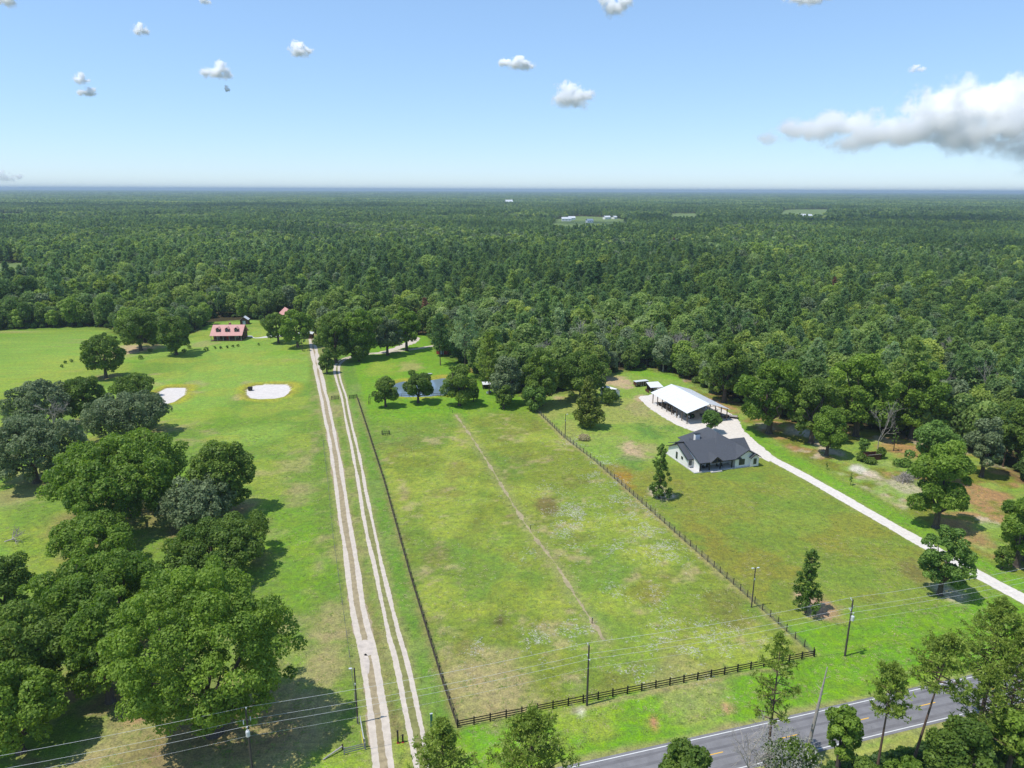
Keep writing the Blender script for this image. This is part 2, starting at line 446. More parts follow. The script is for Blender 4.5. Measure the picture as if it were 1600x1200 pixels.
WIRE_LINE = [(7.16, 244.05), (16.35, 210.65), (23.37, 192.06), (39.97, 137.45), (50.66, 102.75)]
RAIL_LINE = [(-57.72, 253.79), (-34.03, 175.64), (-20.34, 127.6), (-11.0, 96.29), (-7.68, 85.88)]
FRONT_LINE = [(-7.68, 85.88), (50.63, 102.41)]
SPOTS = [((35.56, 200.03), 5.0, PINK, 0.8), ((40.66, 201.73), 4.0, TAN, 0.6), ((44.1, 218.36), 6.0, TEAL, 0.8), ((33.98, 190.16), 4.0, TEAL, 0.7), ((51.52, 221.02), 3.5, TEAL, 0.6),
         ((29.42, 183.86), 4.0, GOLD, 0.9), ((30.17, 177.1), 3.5, lin(170, 128, 52) * K, 0.7), ((38.64, 168.03), 3.6, SAND, 0.95), ((56.67, 117.18), 3.4, PINK, 0.9), ((58.45, 115.72), 3.2, lin(196, 150, 120) * K, 0.7),
         ((56.13, 120.64), 2.0, PINK, 0.8), ((84.67, 122.41), 3.0, SAND, 0.7), ((82.4, 130.83), 4.0, BROWN, 0.6), ((20.95, 87.05), 1.2, lin(190, 140, 100) * K, 1.0), ((32.52, 90.16), 1.1, lin(200, 156, 116) * K, 1.0), ((10.19, 89.1), 1.0, WHITE_SAND, 0.7),
         ((27.89, 284.97), 5.0, PINK, 0.5), ((42.85, 278.06), 7.0, PINK, 0.8), ((55.46, 298.43), 7.0, LUSH * 1.1, 0.9), ((67.46, 289.78), 6.0, LUSH * 1.1, 0.8), ((45.46, 240.66), 6.0, TAN, 0.6), ((48.69, 255.17), 3.0, PINK, 0.7),
         ((-13.01, 251.85), 5.0, LUSH, 0.8), ((-36.17, 239.66), 10.0, LUSH * 1.05, 0.8), ((-22.61, 239.83), 9.0, LUSH, 0.8), ((-45.17, 303.85), 7.0, TAN * 0.6 + YELLOW * 0.4, 0.8), ((-55.81, 300.19), 9.0, YELLOW, 0.6), ((-12.1, 325.76), 6.0, PINK * 0.7, 0.5),
         ((-27.84, 284.17), 4.0, lin(176, 140, 84) * K, 0.7), ((-17.99, 297.33), 4.0, lin(160, 130, 70) * K, 0.7), ((-185.82, 332.5), 11.0, PINK, 0.75), ((-178.81, 336.89), 8.0, PINK, 0.65), ((-154.44, 349.23), 7.0, TAN, 0.5), ((-98.26, 261.95), 3.0, SAND, 0.5),
         ((-101.79, 254.91), 4.0, TAN, 0.8), ((-106.66, 274.97), 3.0, TAN, 0.6), ((-31.18, 99.63), 5.0, TAN, 0.7), ((-32.14, 112.12), 4.0, TAN, 0.6), ((-30.58, 86.66), 6.0, TAN, 0.75), ((-35.3, 84.12), 6.0, TAN, 0.7), ((-44.51, 82.27), 5.0, TAN, 0.6),
         ((-55.67, 86.53), 5.0, TAN, 0.5), ((-55.35, 90.53), 3.5, lin(190, 150, 110) * K, 0.8), ((-68.12, 93.3), 4.0, lin(186, 146, 106) * K, 0.8), ((-40.65, 79.41), 3.5, TAN, 0.6), ((-65.92, 160.25), 4.0, TAN, 0.7), ((-54.0, 168.0), 5.0, TAN, 0.5), ((-51.76, 140.75), 8.0, LUSH, 0.5), ((-41.04, 127.45), 6.0, LUSH, 0.5),
         ((-130.46, 182.33), 8.0, TAN, 0.5), ((-125.72, 167.36), 8.0, TAN, 0.5), ((-1.85, 95.58), 6.0, TAN, 0.6), ((-1.93, 112.71), 1.2, DUFF * 1.3, 0.8), ((27.84, 93.09), 7.0, TAN, 0.5), ((9.22, 160.16), 3.4, BROWN, 0.7), ((26.39, 123.16), 4.0, lin(136, 130, 54) * K, 0.6),
         ((95.03, 202.3), 3.5, SAND, 0.8), ((91.67, 218.9), 4.0, SAND, 0.8), ((94.76, 215.16), 3.0, WHITE_SAND, 0.7), ((97.23, 198.52), 3.0, SAND, 0.8), ((97.27, 184.52), 3.0, WHITE_SAND, 0.8), ((98.74, 181.31), 2.5, SAND, 0.8), ((103.88, 173.51), 3.5, SAND * 0.9, 0.7), ((116.46, 202.52), 6.0, lin(190, 150, 92) * K, 0.7),
         ((103.46, 148.03), 5.0, lin(180, 140, 100) * K, 0.7), ((14.83, 263.47), 4.0, PINK, 0.8), ((17.5, 254.76), 3.0, PINK, 0.7), ((-191.96, 281.81), 25.0, YELLOW, 0.5), ((-234.22, 343.28), 30.0, BRIGHT, 0.6)]

# every large oak of the pasture: x, y, height, crown width
BIG_OAKS = [(-149.17, 214.57, 17.38, 20.22), (-141.76, 224.76, 16.47, 15.41), (-138.9, 250.97, 9.67, 17.14), (-119.38, 209.98, 14.68, 25.21), (-125.49, 173.95, 18.91, 23.83), (-91.47, 154.0, 20.08, 34.0), (-68.74, 156.2, 18.48, 15.73), (-71.1, 146.57, 13.31, 17.51),
            (-86.44, 133.37, 10.4, 18.15), (-58.97, 128.59, 11.23, 22.82), (-69.4, 106.3, 15.49, 24.35), (-89.92, 111.13, 14.51, 11.26), (-42.32, 84.71, 26.51, 25.07), (-71.55, 89.93, 17.57, 14.06), (-60.69, 91.05, 17.67, 12.78), (-67.5, 80.99, 13.53, 13.4), (-166.6, 281.63, 19.24, 16.66)]

def axis(lo, hi, step, far, growth=1.22):
    a = list(np.arange(lo, hi + 0.01, step)); s = step
    while a[-1] < far: s *= growth; a.append(a[-1] + s)
    b = []; s = step; x = lo
    while x > -far: s *= growth; x -= s; b.append(x)
    return np.array(b[::-1] + a)
gx = axis(-170, 160, 0.95, 29000.0); gy = axis(62, 262, 0.8, 29000.0)
gy = np.concatenate([gy[gy <= 262.5], np.arange(263.5, 420, 1.5), np.array([420 + 1.5 * (1.22 ** k - 1) / 0.22 for k in range(1, 45)])])
gy = gy[gy < 29000]
def ground_z(x, y):
    z = (fbm(x, y, 30, 51, 2) - 0.5) * 0.0
    for pl, dep in ((POND, 0.9), (PIT_A, 0.55), (PIT_B, 0.5)):
        x0 = min(p[0] for p in pl) - 8; x1 = max(p[0] for p in pl) + 8; y0 = min(p[1] for p in pl) - 8; y1 = max(p[1] for p in pl) + 8
        m = (x > x0) & (x < x1) & (y > y0) & (y < y1)
        if not m.any(): continue
        d = seg_dist(x[m], y[m], pl + pl[:1]); ins = in_poly(x[m], y[m], pl)
        sd = np.where(ins, -d, d)
        zz = np.zeros(x.shape); zz[m] = -dep * sstep(2.2, -2.0, sd) + 0.25 * sstep(5, 2.6, sd) * sstep(0.6, 2.4, sd)
        z = z + zz
    return z
GX, GY = np.meshgrid(gx, gy)
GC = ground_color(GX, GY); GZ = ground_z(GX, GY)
def grid_mesh(name, X, Y, Z, C, mat):
    ny, nx = X.shape; me = bpy.data.meshes.new(name)
    co = np.stack([X, Y, Z], -1).reshape(-1, 3).astype(np.float32)
    i = np.arange(nx * ny).reshape(ny, nx)
    f = np.stack([i[:-1, :-1], i[:-1, 1:], i[1:, 1:], i[1:, :-1]], -1).reshape(-1, 4).astype(np.int32)
    me.vertices.add(len(co)); me.vertices.foreach_set('co', co.ravel())
    me.loops.add(f.size); me.loops.foreach_set('vertex_index', f.ravel())
    me.polygons.add(len(f)); me.polygons.foreach_set('loop_start', np.arange(len(f), dtype=np.int32) * 4)
    me.update(calc_edges=True)
    at = me.attributes.new('soil', 'FLOAT_COLOR', 'POINT')
    at.data.foreach_set('color', np.concatenate([C.reshape(-1, 3), np.ones((nx * ny, 1))], 1).astype(np.float32).ravel())
    me.materials.append(mat); me.shade_smooth()
    return me

def ground_mat():
    m, nt, bs = new_mat('pasture_ground')
    at = N(nt, 'ShaderNodeAttribute', attribute_name='soil')
    tc = N(nt, 'ShaderNodeTexCoord')
    n1 = N(nt, 'ShaderNodeTexNoise', Scale=0.9, Detail=8.0, Roughness=0.72)
    n2 = N(nt, 'ShaderNodeTexNoise', Scale=0.22, Detail=5.0, Roughness=0.6, Distortion=0.6)
    n3 = N(nt, 'ShaderNodeTexNoise', Scale=3.5, Detail=3.0, Roughness=0.7)
    for n in (n1, n2, n3): nt.links.new(tc.outputs['Object'], n.inputs['Vector'])
    def rng(n, a, b, c, d):
        r = N(nt, 'ShaderNodeMapRange')
        for i, q in enumerate((a, b, c, d)): r.inputs[i + 1].default_value = q
        nt.links.new(n.outputs[0], r.inputs[0]); return r
    a = rng(n1, 0.3, 0.7, 0.62, 1.38); b = rng(n3, 0.3, 0.7, 0.64, 1.36)
    mu = N(nt, 'ShaderNodeMath', operation='MULTIPLY'); nt.links.new(a.outputs[0], mu.inputs[0]); nt.links.new(b.outputs[0], mu.inputs[1])
    hs = N(nt, 'ShaderNodeHueSaturation')
    h = rng(n2, 0.3, 0.7, 0.485, 0.513); s = rng(n1, 0.25, 0.75, 0.86, 1.1)
    nt.links.new(h.outputs[0], hs.inputs['Hue']); nt.links.new(s.outputs[0], hs.inputs['Saturation']); nt.links.new(mu.outputs[0], hs.inputs['Value'])
    nt.links.new(at.outputs['Color'], hs.inputs['Color']); nt.links.new(hs.outputs[0], bs.inputs['Base Color'])
    bs.inputs['Roughness'].default_value = 0.95; bs.inputs['Specular IOR Level'].default_value = 0.05
    bu = N(nt, 'ShaderNodeBump', Strength=0.6, Distance=0.25); nt.links.new(n1.outputs[0], bu.inputs['Height']); nt.links.new(bu.outputs[0], bs.inputs['Normal'])
    return m
M['ground'] = ground_mat()
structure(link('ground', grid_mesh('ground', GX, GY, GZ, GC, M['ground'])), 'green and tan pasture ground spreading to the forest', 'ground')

# ------------------------------------------------------------------ strips laid on the ground
def resample(line, step):
    out = [np.array(line[0], float)]
    pts = [np.array(p, float) for p in line]
    # Catmull-Rom through the given points
    dense = []
    for i in range(len(pts) - 1):
        p0 = pts[max(i - 1, 0)]; p1 = pts[i]; p2 = pts[i + 1]; p3 = pts[min(i + 2, len(pts) - 1)]
        n = max(2, int(np.hypot(*(p2 - p1)) / step * 2))
        for k in range(n):
            t = k / n
            dense.append(0.5 * ((2 * p1) + (-p0 + p2) * t + (2 * p0 - 5 * p1 + 4 * p2 - p3) * t * t + (-p0 + 3 * p1 - 3 * p2 + p3) * t ** 3))
    dense.append(pts[-1])
    acc = 0
    for a, b in zip(dense[:-1], dense[1:]):
        acc += np.hypot(*(b - a))
        if acc >= step: out.append(b); acc = 0
    return out

def strip(name, line, half, off, z, mat, parent=None, rag=0.12, step=0.5, seed=0, wander=0.55):
    pts = resample(line, step); mb = MB(); rr = np.random.default_rng(seed)
    n = len(pts); wl = 0.0; wr = 0.0; rows = []
    for i in range(n):
        d = pts[min(i + 1, n - 1)] - pts[max(i - 1, 0)]; d = d / np.hypot(*d); nn = np.array([-d[1], d[0]])
        wl = 0.5 * wl + rr.normal(0, rag); wr = 0.5 * wr + rr.normal(0, rag)
        hw = half(i / (n - 1)) if callable(half) else half
        sl = i * step; hw = hw * (1 + wander * (float(vnoise(sl, 0.0, 7.0, seed + 3)) - 0.5)); of_ = off + wander * 0.55 * (float(vnoise(sl, 5.0, 11.0, seed + 9)) - 0.5)
        a = pts[i] + nn * (of_ + max(hw + wl, 0.05)); b = pts[i] + nn * (of_ - max(hw + wr, 0.05))
        rows.append((a, b))
    for (a, b), (c, d) in zip(rows[:-1], rows[1:]):
        mb.poly([(b[0], b[1], z), (d[0], d[1], z), (c[0], c[1], z), (a[0], a[1], z)])
    return mb.build(name, mat, parent)

M['rut_sand'] = plain('rut_sand', (0.51, 0.445, 0.37), 0.95, 0.17, 0.9, 0.05, bump=0.4)
M['rut_core'] = plain('rut_core', (0.30, 0.245, 0.15), 0.95, 0.35, 0.9, 0.05, bump=0.4)
M['rut_tan'] = plain('rut_tan', (0.32, 0.27, 0.155), 0.95, 0.3, 0.9, 0.05, bump=0.4)
M['white_gravel'] = plain('white_gravel', (0.60, 0.55, 0.49), 0.95, 0.18, 1.2, 0.05, bump=0.4)
M['pit_sand'] = plain('pit_sand', (0.57, 0.525, 0.485), 0.95, 0.12, 0.7, 0.05, bump=0.5)
ta = strip('dirt_track', TRACK_A, lambda t: 1.42 if t > 0.2 else 1.25, 0, 0.006, M['rut_core'], None, 0.13, 0.6, 1)
structure(ta, 'long straight sandy dirt track running towards the red roofed house', 'dirt track')
for s in (-1, 1):
    strip('wheel_rut', TRACK_A, lambda t: 0.46 + 0.30 * float(sstep(0.42, 0.2, t)), s * 1.0, 0.012, M['rut_sand'], ta, 0.03, 0.22, 3 + s)
pu = MB(); c0 = (-24.6, 104.38); c1 = (-22.93, 99.68)
for cx_, cy_, rx_, ry_ in ((c0[0], c0[1], 1.35, 2.2), (c1[0] - 0.75, c1[1] + 0.5, 0.5, 2.6)):
    pu.poly([(cx_ + rx_ * math.cos(t) * (1 + 0.15 * math.sin(3 * t)) - math.sin(t) * ry_ * 0.27, cy_ + ry_ * math.sin(t), 0.016 + 0.003 * (rx_ < 1.5)) for t in np.linspace(0, 2 * math.pi, 22)[:-1]])
M['wet_clay'] = plain('wet_clay', (0.50, 0.43, 0.36), 0.5, 0.25, 0.8, 0.45, bump=0.1)
pu.build('damp_patch', M['wet_clay'], ta)
M['track_grass'] = plain('track_grass', (0.20, 0.20, 0.075), 0.95, 0.4, 0.9, 0.05, bump=0.4)
tb = strip('farm_track', TRACK_B, 1.25, 0, 0.006, M['track_grass'], None, 0.13, 0.6, 5)
structure(tb, 'two rut farm track with grassy crown curving off behind the pond', 'farm track')
for s in (-1, 1):
    strip('wheel_rut', TRACK_B, lambda t: 0.37 + 0.2 * float(sstep(0.35, 0.2, t)), s * 0.85, 0.012, M['rut_sand'], tb, 0.03, 0.22, 8 + s)
structure(strip('gravel_driveway', DRIVE, 1.75, 0, 0.010, M['white_gravel'], None, 0.05, 0.3, 11, 0.18), 'pale gravel driveway leading from the road to the open barn', 'driveway')
structure(strip('bare_furrow', FURROW, lambda t: max(0.05, 0.24 + 0.18 * math.sin(t * 53) + 0.14 * math.sin(t * 131 + 1)), 0, 0.006, M['rut_tan'], None, 0.09, 0.4, 12), 'bare sandy furrow running across the fenced pasture', 'furrow')

def sheet(name, poly, z, mat, rag=0.0, seed=0, sub=1.0):
    rr = np.random.default_rng(seed); pts = []
    n = len(poly)
    for i in range(n):
        p0, p1, p2, p3 = (np.array(poly[(i + k) % n]) for k in (-1, 0, 1, 2))
        L = max(1, int(np.hypot(*(p2 - p1)) / sub))
        for k in range(L):
            t = k / L
            q = 0.5 * ((2 * p1) + (-p0 + p2) * t + (2 * p0 - 5 * p1 + 4 * p2 - p3) * t * t + (-p0 + 3 * p1 - 3 * p2 + p3) * t ** 3)
            pts.append(q + rr.normal(0, rag, 2))
    mb = MB(); mb.poly([(p[0], p[1], z) for p in pts])
    return mb.build(name, mat)
structure(sheet('gravel_yard', PAD, 0.016, M['white_gravel'], 0.16, 3, 0.8), 'pale gravel yard spread round the open barn', 'gravel yard')
structure(sheet('sand_pit', PIT_A, -0.30, M['pit_sand'], 0.05, 4), 'oval pit of bright white sand in the open pasture', 'sand pit')
structure(sheet('sand_hollow', PIT_B, -0.27, M['pit_sand'], 0.05, 5), 'hollow of bright white sand beside the grey oaks', 'sand pit')

def water_mat():
    m, nt, bs = new_mat('pond_water')
    bs.inputs['Base Color'].default_value = (0.150, 0.205, 0.250, 1); bs.inputs['Roughness'].default_value = 0.05
    bs.inputs['IOR'].default_value = 1.33; bs.inputs['Specular IOR Level'].default_value = 0.8
    tc = N(nt, 'ShaderNodeTexCoord'); nz = N(nt, 'ShaderNodeTexNoise', Scale=1.4, Detail=3.0)
    nt.links.new(tc.outputs['Object'], nz.inputs['Vector'])
    b = N(nt, 'ShaderNodeBump', Strength=0.06, Distance=0.1); nt.links.new(nz.outputs[0], b.inputs['Height']); nt.links.new(b.outputs[0], bs.inputs['Normal'])
    return m
M['water'] = water_mat()
structure(sheet('pond_water', POND, -0.32, M['water'], 0.05, 6), 'still blue pond behind the fence and small trees', 'water')

# ------------------------------------------------------------------ road
M['asphalt'] = plain('asphalt', (0.19, 0.185, 0.19), 0.9, 0.22, 0.45, 0.15, bump=0.2)
M['road_white'] = plain('road_white', (0.64, 0.64, 0.62), 0.8, 0.12, 3.0, 0.2, bump=0.1)
M['road_yellow'] = plain('road_yellow', (0.74, 0.42, 0.05), 0.8, 0.12, 3.0, 0.2, bump=0.1)
def rpt(s, o): return RC + RD * s + RNV * o
def road_quad(mb, s0, s1, o0, o1, z):
    mb.poly([(*rpt(s0, o0), z), (*rpt(s1, o0), z), (*rpt(s1, o1), z), (*rpt(s0, o1), z)])
mb = MB()
for k in range(60): road_quad(mb, -180 + k * 8, -180 + k * 8 + 8, -3.6, 3.6, 0.02)
road = structure(mb.build('country_road', M['asphalt']), 'grey asphalt two lane country road with white edge lines', 'road')
M['tyre_band'] = plain('tyre_band', (0.155, 0.15, 0.155), 0.85, 0.25, 0.35, 0.15, bump=0.2)
M['tar_patch'] = plain('tar_patch', (0.11, 0.11, 0.115), 0.8, 0.25, 0.8, 0.2, bump=0.2)
for o in (-2.35, -0.85, 0.85, 2.35):
    mb = MB(); rr = np.random.default_rng(int(o * 100) + 900); e0 = 0.22; e1 = 0.22
    for k in range(160):
        f0 = 0.16 + 0.14 * rr.uniform(); f1 = 0.16 + 0.14 * rr.uniform(); s0 = -180 + k * 3.0
        mb.poly([(*rpt(s0, o - e0), 0.0225), (*rpt(s0 + 3.0, o - f0), 0.0225), (*rpt(s0 + 3.0, o + f1), 0.0225), (*rpt(s0, o + e1), 0.0225)]); e0, e1 = f0, f1
    mb.build('tyre_band', M['tyre_band'], road)
rr = np.random.default_rng(905)
for k in range(16):                                      # sealed cracks
    s0 = float(rr.uniform(-50, 45)); o0 = float(rr.uniform(-3, 2)); mb = MB(); ln = float(rr.uniform(1.0, 3.2)); pts = [(s0 + 0.35 * math.sin(j * 1.7 + k), o0 + ln * j / 6) for j in range(7)]
    for (a0, b0), (a1, b1) in zip(pts[:-1], pts[1:]): mb.poly([(*rpt(a0 - 0.03, b0), 0.0245), (*rpt(a0 + 0.03, b0), 0.0245), (*rpt(a1 + 0.03, min(b1, 2.9)), 0.0245), (*rpt(a1 - 0.03, min(b1, 2.9)), 0.0245)])
    mb.build('sealed_crack', M['tar_patch'], road)
for o in (-3.12, 3.12):
    mb = MB(); road_quad(mb, -180, 300, o - 0.065, o + 0.065, 0.026); mb.build('edge_line', M['road_white'], road)
dash = MB(); road_quad(dash, 0, 3.05, -0.07, 0.07, 0.026); dme = None
_d0 = (np.array((28.02, 80.75)) - RC) @ RD
for k in range(-6, 10):
    mb = MB(); s0 = _d0 - 1.5 + k * 12.19; road_quad(mb, s0, s0 + 3.05, -0.07, 0.07, 0.026); mb.build('centre_dash', M['road_yellow'], road)

# ------------------------------------------------------------------ trees
def unit(v): return v / np.maximum(np.linalg.norm(v, axis=-1, keepdims=True), 1e-9)

def leaf_quads(rr, c, nrm, size, aspect=1.0):
    n = len(c); nrm = unit(nrm)
    a = unit(np.cross(nrm, rr.normal(size=(n, 3)))); b = np.cross(nrm, a)
    q = np.empty((n, 4, 3))
    for k, (sa, sb) in enumerate(((1, 0.25), (0.1, 1), (-1, -0.15), (-0.2, -1))):
        ja = rr.uniform(0.7, 1.2, n); jb = rr.uniform(0.7, 1.2, n)
        q[:, k] = c + a * (size * sa * ja)[:, None] + b * (size * sb * jb * aspect)[:, None] + nrm * (size * rr.uniform(-0.25, 0.25, n))[:, None]
    return q

def oak_crown(seed, Rr, h, cb, nl, nq, ls, lobe=0.3, flat=0.85, gap=0.0, lean=(0, 0), tight=0.0):
    """clumped broadleaf crown: leaf faces on the outside of many lobes"""
    rr = np.random.default_rng(seed)
    zc = h * (1 + cb) / 2; b = h * (1 - cb) / 2
    ii = np.arange(int(nl / 0.9)) + 0.5; zz = 1 - 2 * ii / len(ii); an = ii * 2.39996 + rr.uniform(0, 6.28); sq = np.sqrt(1 - zz * zz)
    d = unit(np.stack([sq * np.cos(an), sq * np.sin(an), zz], 1) + rr.normal(0, 1.1 / math.sqrt(len(ii)), (len(ii), 3))); d = d[d[:, 2] > -0.82]
    nl = len(d)
    rad = lobe * Rr * rr.uniform(0.55, 1.5, nl)
    pos = rr.uniform(0.36 + 0.4 * tight, 1.0, nl) ** 0.5
    # uneven outline: whole sectors of the crown pushed out or pulled in
    az = np.arctan2(d[:, 1], d[:, 0]); ph = rr.uniform(0, 6.28, 4)
    wob = 1 + 0.12 * np.sin(2 * az + ph[0]) + 0.12 * np.sin(3 * az + ph[1]) + 0.10 * np.sin(5 * az + ph[2]) * (1 - d[:, 2] ** 2)
    wob = 0.94 + (wob - 1) * (1.2 - 0.9 * tight)
    c = np.stack([d[:, 0] * (Rr - rad * 0.8) * pos * wob, d[:, 1] * (Rr - rad * 0.8) * pos * wob, zc + d[:, 2] * np.maximum(b - rad * 0.7, 0.1) * pos], 1)
    c[:, 0] += lean[0] * (c[:, 2] / h); c[:, 1] += lean[1] * (c[:, 2] / h)
    keep = rr.uniform(size=nl) > gap; c, rad = c[keep], rad[keep]; nl = len(c)
    ltint = rr.normal(0.45, 0.16, nl)
    w = rad ** 2; k = rr.choice(nl, nq * 2, p=w / w.sum())
    ld = unit(rr.normal(size=(nq * 2, 3)) + np.array([0, 0, 0.35]))
    rf = rr.uniform(0.78, 1.10, nq * 2)
    p = c[k] + ld * (rad[k] * rf)[:, None] * np.array([1, 1, flat])
    p += rr.normal(0, 0.06, p.shape) * Rr * lobe
    ins = np.zeros(len(p), bool)
    for j in range(nl):
        ins |= (np.sum(((p - c[j]) / np.array([1, 1, flat])) ** 2, 1) < (0.70 * rad[j]) ** 2)
    p, ld, k = p[~ins][:nq], ld[~ins][:nq], k[~ins][:nq]
    m = p[:, 2] > h * 0.03; p, ld, k = p[m], ld[m], k[m]
    nr = ld * 0.8 + rr.normal(size=p.shape) * 0.55 + np.array([0, 0, 0.2])
    sz = ls * rr.uniform(0.6, 1.35, len(p))
    t = np.clip(ltint[k] + rr.normal(0, 0.17, len(p)), 0, 1)
    return leaf_quads(rr, p, nr, sz), t, c

def bent(mb, p0, p1, r0, r1, rr, n=3, sag=0.1, sides=6):
    p0, p1 = np.array(p0, float), np.array(p1, float); L = np.linalg.norm(p1 - p0); last = p0; lr = r0
    for i in range(1, n + 1):
        t = i / n; q = p0 + (p1 - p0) * t + (rr.normal(0, sag * L * 0.35, 3) if i < n else 0)
        r = r0 + (r1 - r0) * t; mb.tube(last, q, lr, r, sides, False); last, lr = q, r

def oak_trunk(seed, c, h, Rr, cb, tr, nlimb=8, sides=7):
    rr = np.random.default_rng(seed + 99); mb = MB()
    zf = h * max(cb, 0.1) + h * 0.12
    mb.lathe([(tr * 1.7, -0.15), (tr * 1.2, tr * 0.8), (tr, zf * 0.6)], n=sides)
    bent(mb, (0, 0, zf * 0.6), (0, 0, zf), tr, tr * 0.8, rr, 2, 0.05, sides)
    idx = rr.choice(len(c), min(nlimb, len(c)), replace=False)
    for j in idx: bent(mb, (0, 0, zf * rr.uniform(0.75, 1.0)), c[j], tr * 0.55, tr * 0.12, rr, 3, 0.15, 5)
    return mb

def pine_crown(seed, h, Rr, cb, nb, tufts, blades, bl, bw, top=0.9, full=0.55):
    """open whorls of branches that carry needle tufts"""
    rr = np.random.default_rng(seed); cc = []; nn = []; br = []; tt = []
    for i in range(nb):
        t = (i + rr.uniform(0, 0.8)) / nb; z = h * (cb + (1 - cb) * t * 0.97)
        prof = (1 - t) ** top * (0.35 + 0.65 * min(1, t / full + 0.35)) if t > 0 else 0.4
        L = Rr * max(prof, 0.12) * rr.uniform(0.65, 1.2); a = i * 2.4 + rr.uniform(-0.5, 0.5)
        up = rr.uniform(-0.05, 0.35) + 0.35 * t
        d = np.array([math.cos(a), math.sin(a), up]); d /= np.linalg.norm(d)
        p0 = np.array([0, 0, z]); br.append((p0, p0 + d * L * 0.95, 0.02 * h * (1 - t) * 0.25 + 0.02))
        bt = rr.normal(0.5, 0.14)
        for k in range(tufts):
            f = rr.uniform(0.35, 1.02); q = p0 + d * L * f + rr.normal(0, 0.10 + 0.13 * L * (1.1 - 0.5 * f), 3) * np.array([1, 1, 0.6])
            cc.append(q); tt.append(bt + rr.normal(0, 0.12))
    cc = np.array(cc); tt = np.array(tt); n = len(cc)
    c = np.repeat(cc, blades, 0); t = np.repeat(tt, blades)
    d = unit(rr.normal(size=c.shape) + np.array([0, 0, 0.45]))
    s = unit(np.cross(d, rr.normal(size=c.shape)))
    L = bl * rr.uniform(0.7, 1.3, len(c))[:, None]; w = bw * rr.uniform(0.7, 1.3, len(c))[:, None]
    q = np.stack([c - s * w * 0.35, c + d * L * 0.55 - s * w, c + d * L, c + d * L * 0.5 + s * w], 1)
    return q, np.clip(t, 0, 1), br

def pine_trunk(seed, h, tr, br, cb, sides=7, sway=0.02, branches=True):
    rr = np.random.default_rng(seed + 5); mb = MB(); last = np.array([0, 0, -0.2]); lr = tr * 1.25; n = 8
    for i in range(1, n + 1):
        t = i / n; q = np.array([rr.normal(0, sway * 0.3) * (i < n), rr.normal(0, sway * 0.3) * (i < n), h * t * 0.985]); r = tr * (1 - 0.88 * t)
        mb.tube(last, q, lr, r, sides, False); last, lr = q, r
    if branches:
        for p0, p1, r in br: mb.tube(p0, p1, max(r, 0.03), 0.015, 4, False)
    return mb

def bare_branches(seed, h, spread, r0, depth=4, kids=3):
    rr = np.random.default_rng(seed); mb = MB()
    def grow(p, d, L, r, k):
        q = p + d * L * 0.5 + rr.normal(0, 0.04 * L, 3); e = q + d * L * 0.5 + rr.normal(0, 0.06 * L, 3)
        mb.tube(p, q, r, r * 0.85, 5, False); mb.tube(q, e, r * 0.85, r * 0.6, 5, False)
        if k == 0: return
        for _ in range(kids + (rr.uniform() < 0.4)):
            nd = unit(d + rr.normal(0, spread, 3) + np.array([0, 0, 0.12])); s = rr.uniform(0.45, 1.0)
            st = p + (e - p) * s
            grow(st, nd, L * rr.uniform(0.5, 0.8), max(r * 0.55, 0.012), k - 1)
    grow(np.array([0, 0, -0.1]), unit(np.array([0.06, 0.03, 1])), h * 0.45, r0, depth)
    return mb

def tree(name, label, cat, x, y, crown_me, trunk_me, rz=0.0, scale=(1, 1, 1), group=None, tilt=None):
    o = thing(name, label, cat, (x, y, 0), rz, group); o.scale = scale
    if tilt: o.rotation_euler = (tilt[0], tilt[1], rz)
    if trunk_me: link('trunk', trunk_me, o)
    if crown_me: link('crown', crown_me, o)
    return o

def unique_oak(name, label, x, y, h, w, mat, seed, dens=1.0, ls=0.30, cb=0.08, lobe=None, gap=0.0, bark='bark', cat='tree', trunk=None, tight=0.0):
    Rr = w / 2; lobe = lobe or max(0.14, min(0.30, 2.0 / Rr))
    nl = int(min(330, max(20, 2.1 / lobe ** 2 * (0.7 + 0.3 * h / w))))
    area = 4 * math.pi * ((Rr * Rr + 2 * Rr * h * 0.45) / 3)
    nq = int(min(58000, area * 1.25 * dens / (ls * ls)))
    q, t, c = oak_crown(seed, Rr, h, cb, nl, nq, ls, lobe, 0.85, gap, (0, 0), tight)
    cm = fast_mesh('crown', q, mat, t)
    tm = oak_trunk(seed, c, h, Rr, cb, trunk or (0.022 * h + 0.012 * w), 9).mesh('trunk', M[bark])
    return tree(name, label, cat, x, y, cm, tm)

OAK_LABELS = [
    ('olive grey oak standing behind the bare branched dead tree', 'oak_grey', 0.30), ('small dark oak with an open trunk beside the dead tree', 'oak_dark', 0.30), ('low dark green oak behind the large grey oak and sand hollow', 'oak_dark', 0.32), ('wide grey green oak beside the hollow of white sand', 'oak_grey', 0.30),
    ('broad grey green oak apart from the green grove, south of the dead tree', 'oak_grey', 0.30), ('widest spreading green oak in the grove, just below the grey oaks', 'oak_leaf', 0.33), ('dark round oak at the edge of the grove facing the dirt track', 'oak_dark', 0.33), ('low oak tucked in front of the dark round one in the grove', 'oak_grey', 0.30),
    ('medium green oak at the pasture side of the grove middle', 'oak_leaf', 0.32), ('dark olive oak right behind the tallest oak of the grove', 'oak_dark', 0.32), ('large green oak in the heart of the grove', 'oak_leaf', 0.30), ('oak on the pasture side beside the heart of the grove', 'oak_dark', 0.30),
    ('tallest full green oak towering behind the utility pole with transformer', 'oak_leaf', 0.27), ('spreading oak on the far side of the grove from the track, over bare soil', 'oak_dark', 0.29), ('smaller green oak filling the gap beside the tallest oak', 'oak_leaf', 0.29), ('green oak at the road end of the grove', 'oak_leaf', 0.28), ('lone round dark oak standing in the open pasture', 'oak_dark', 0.36)]
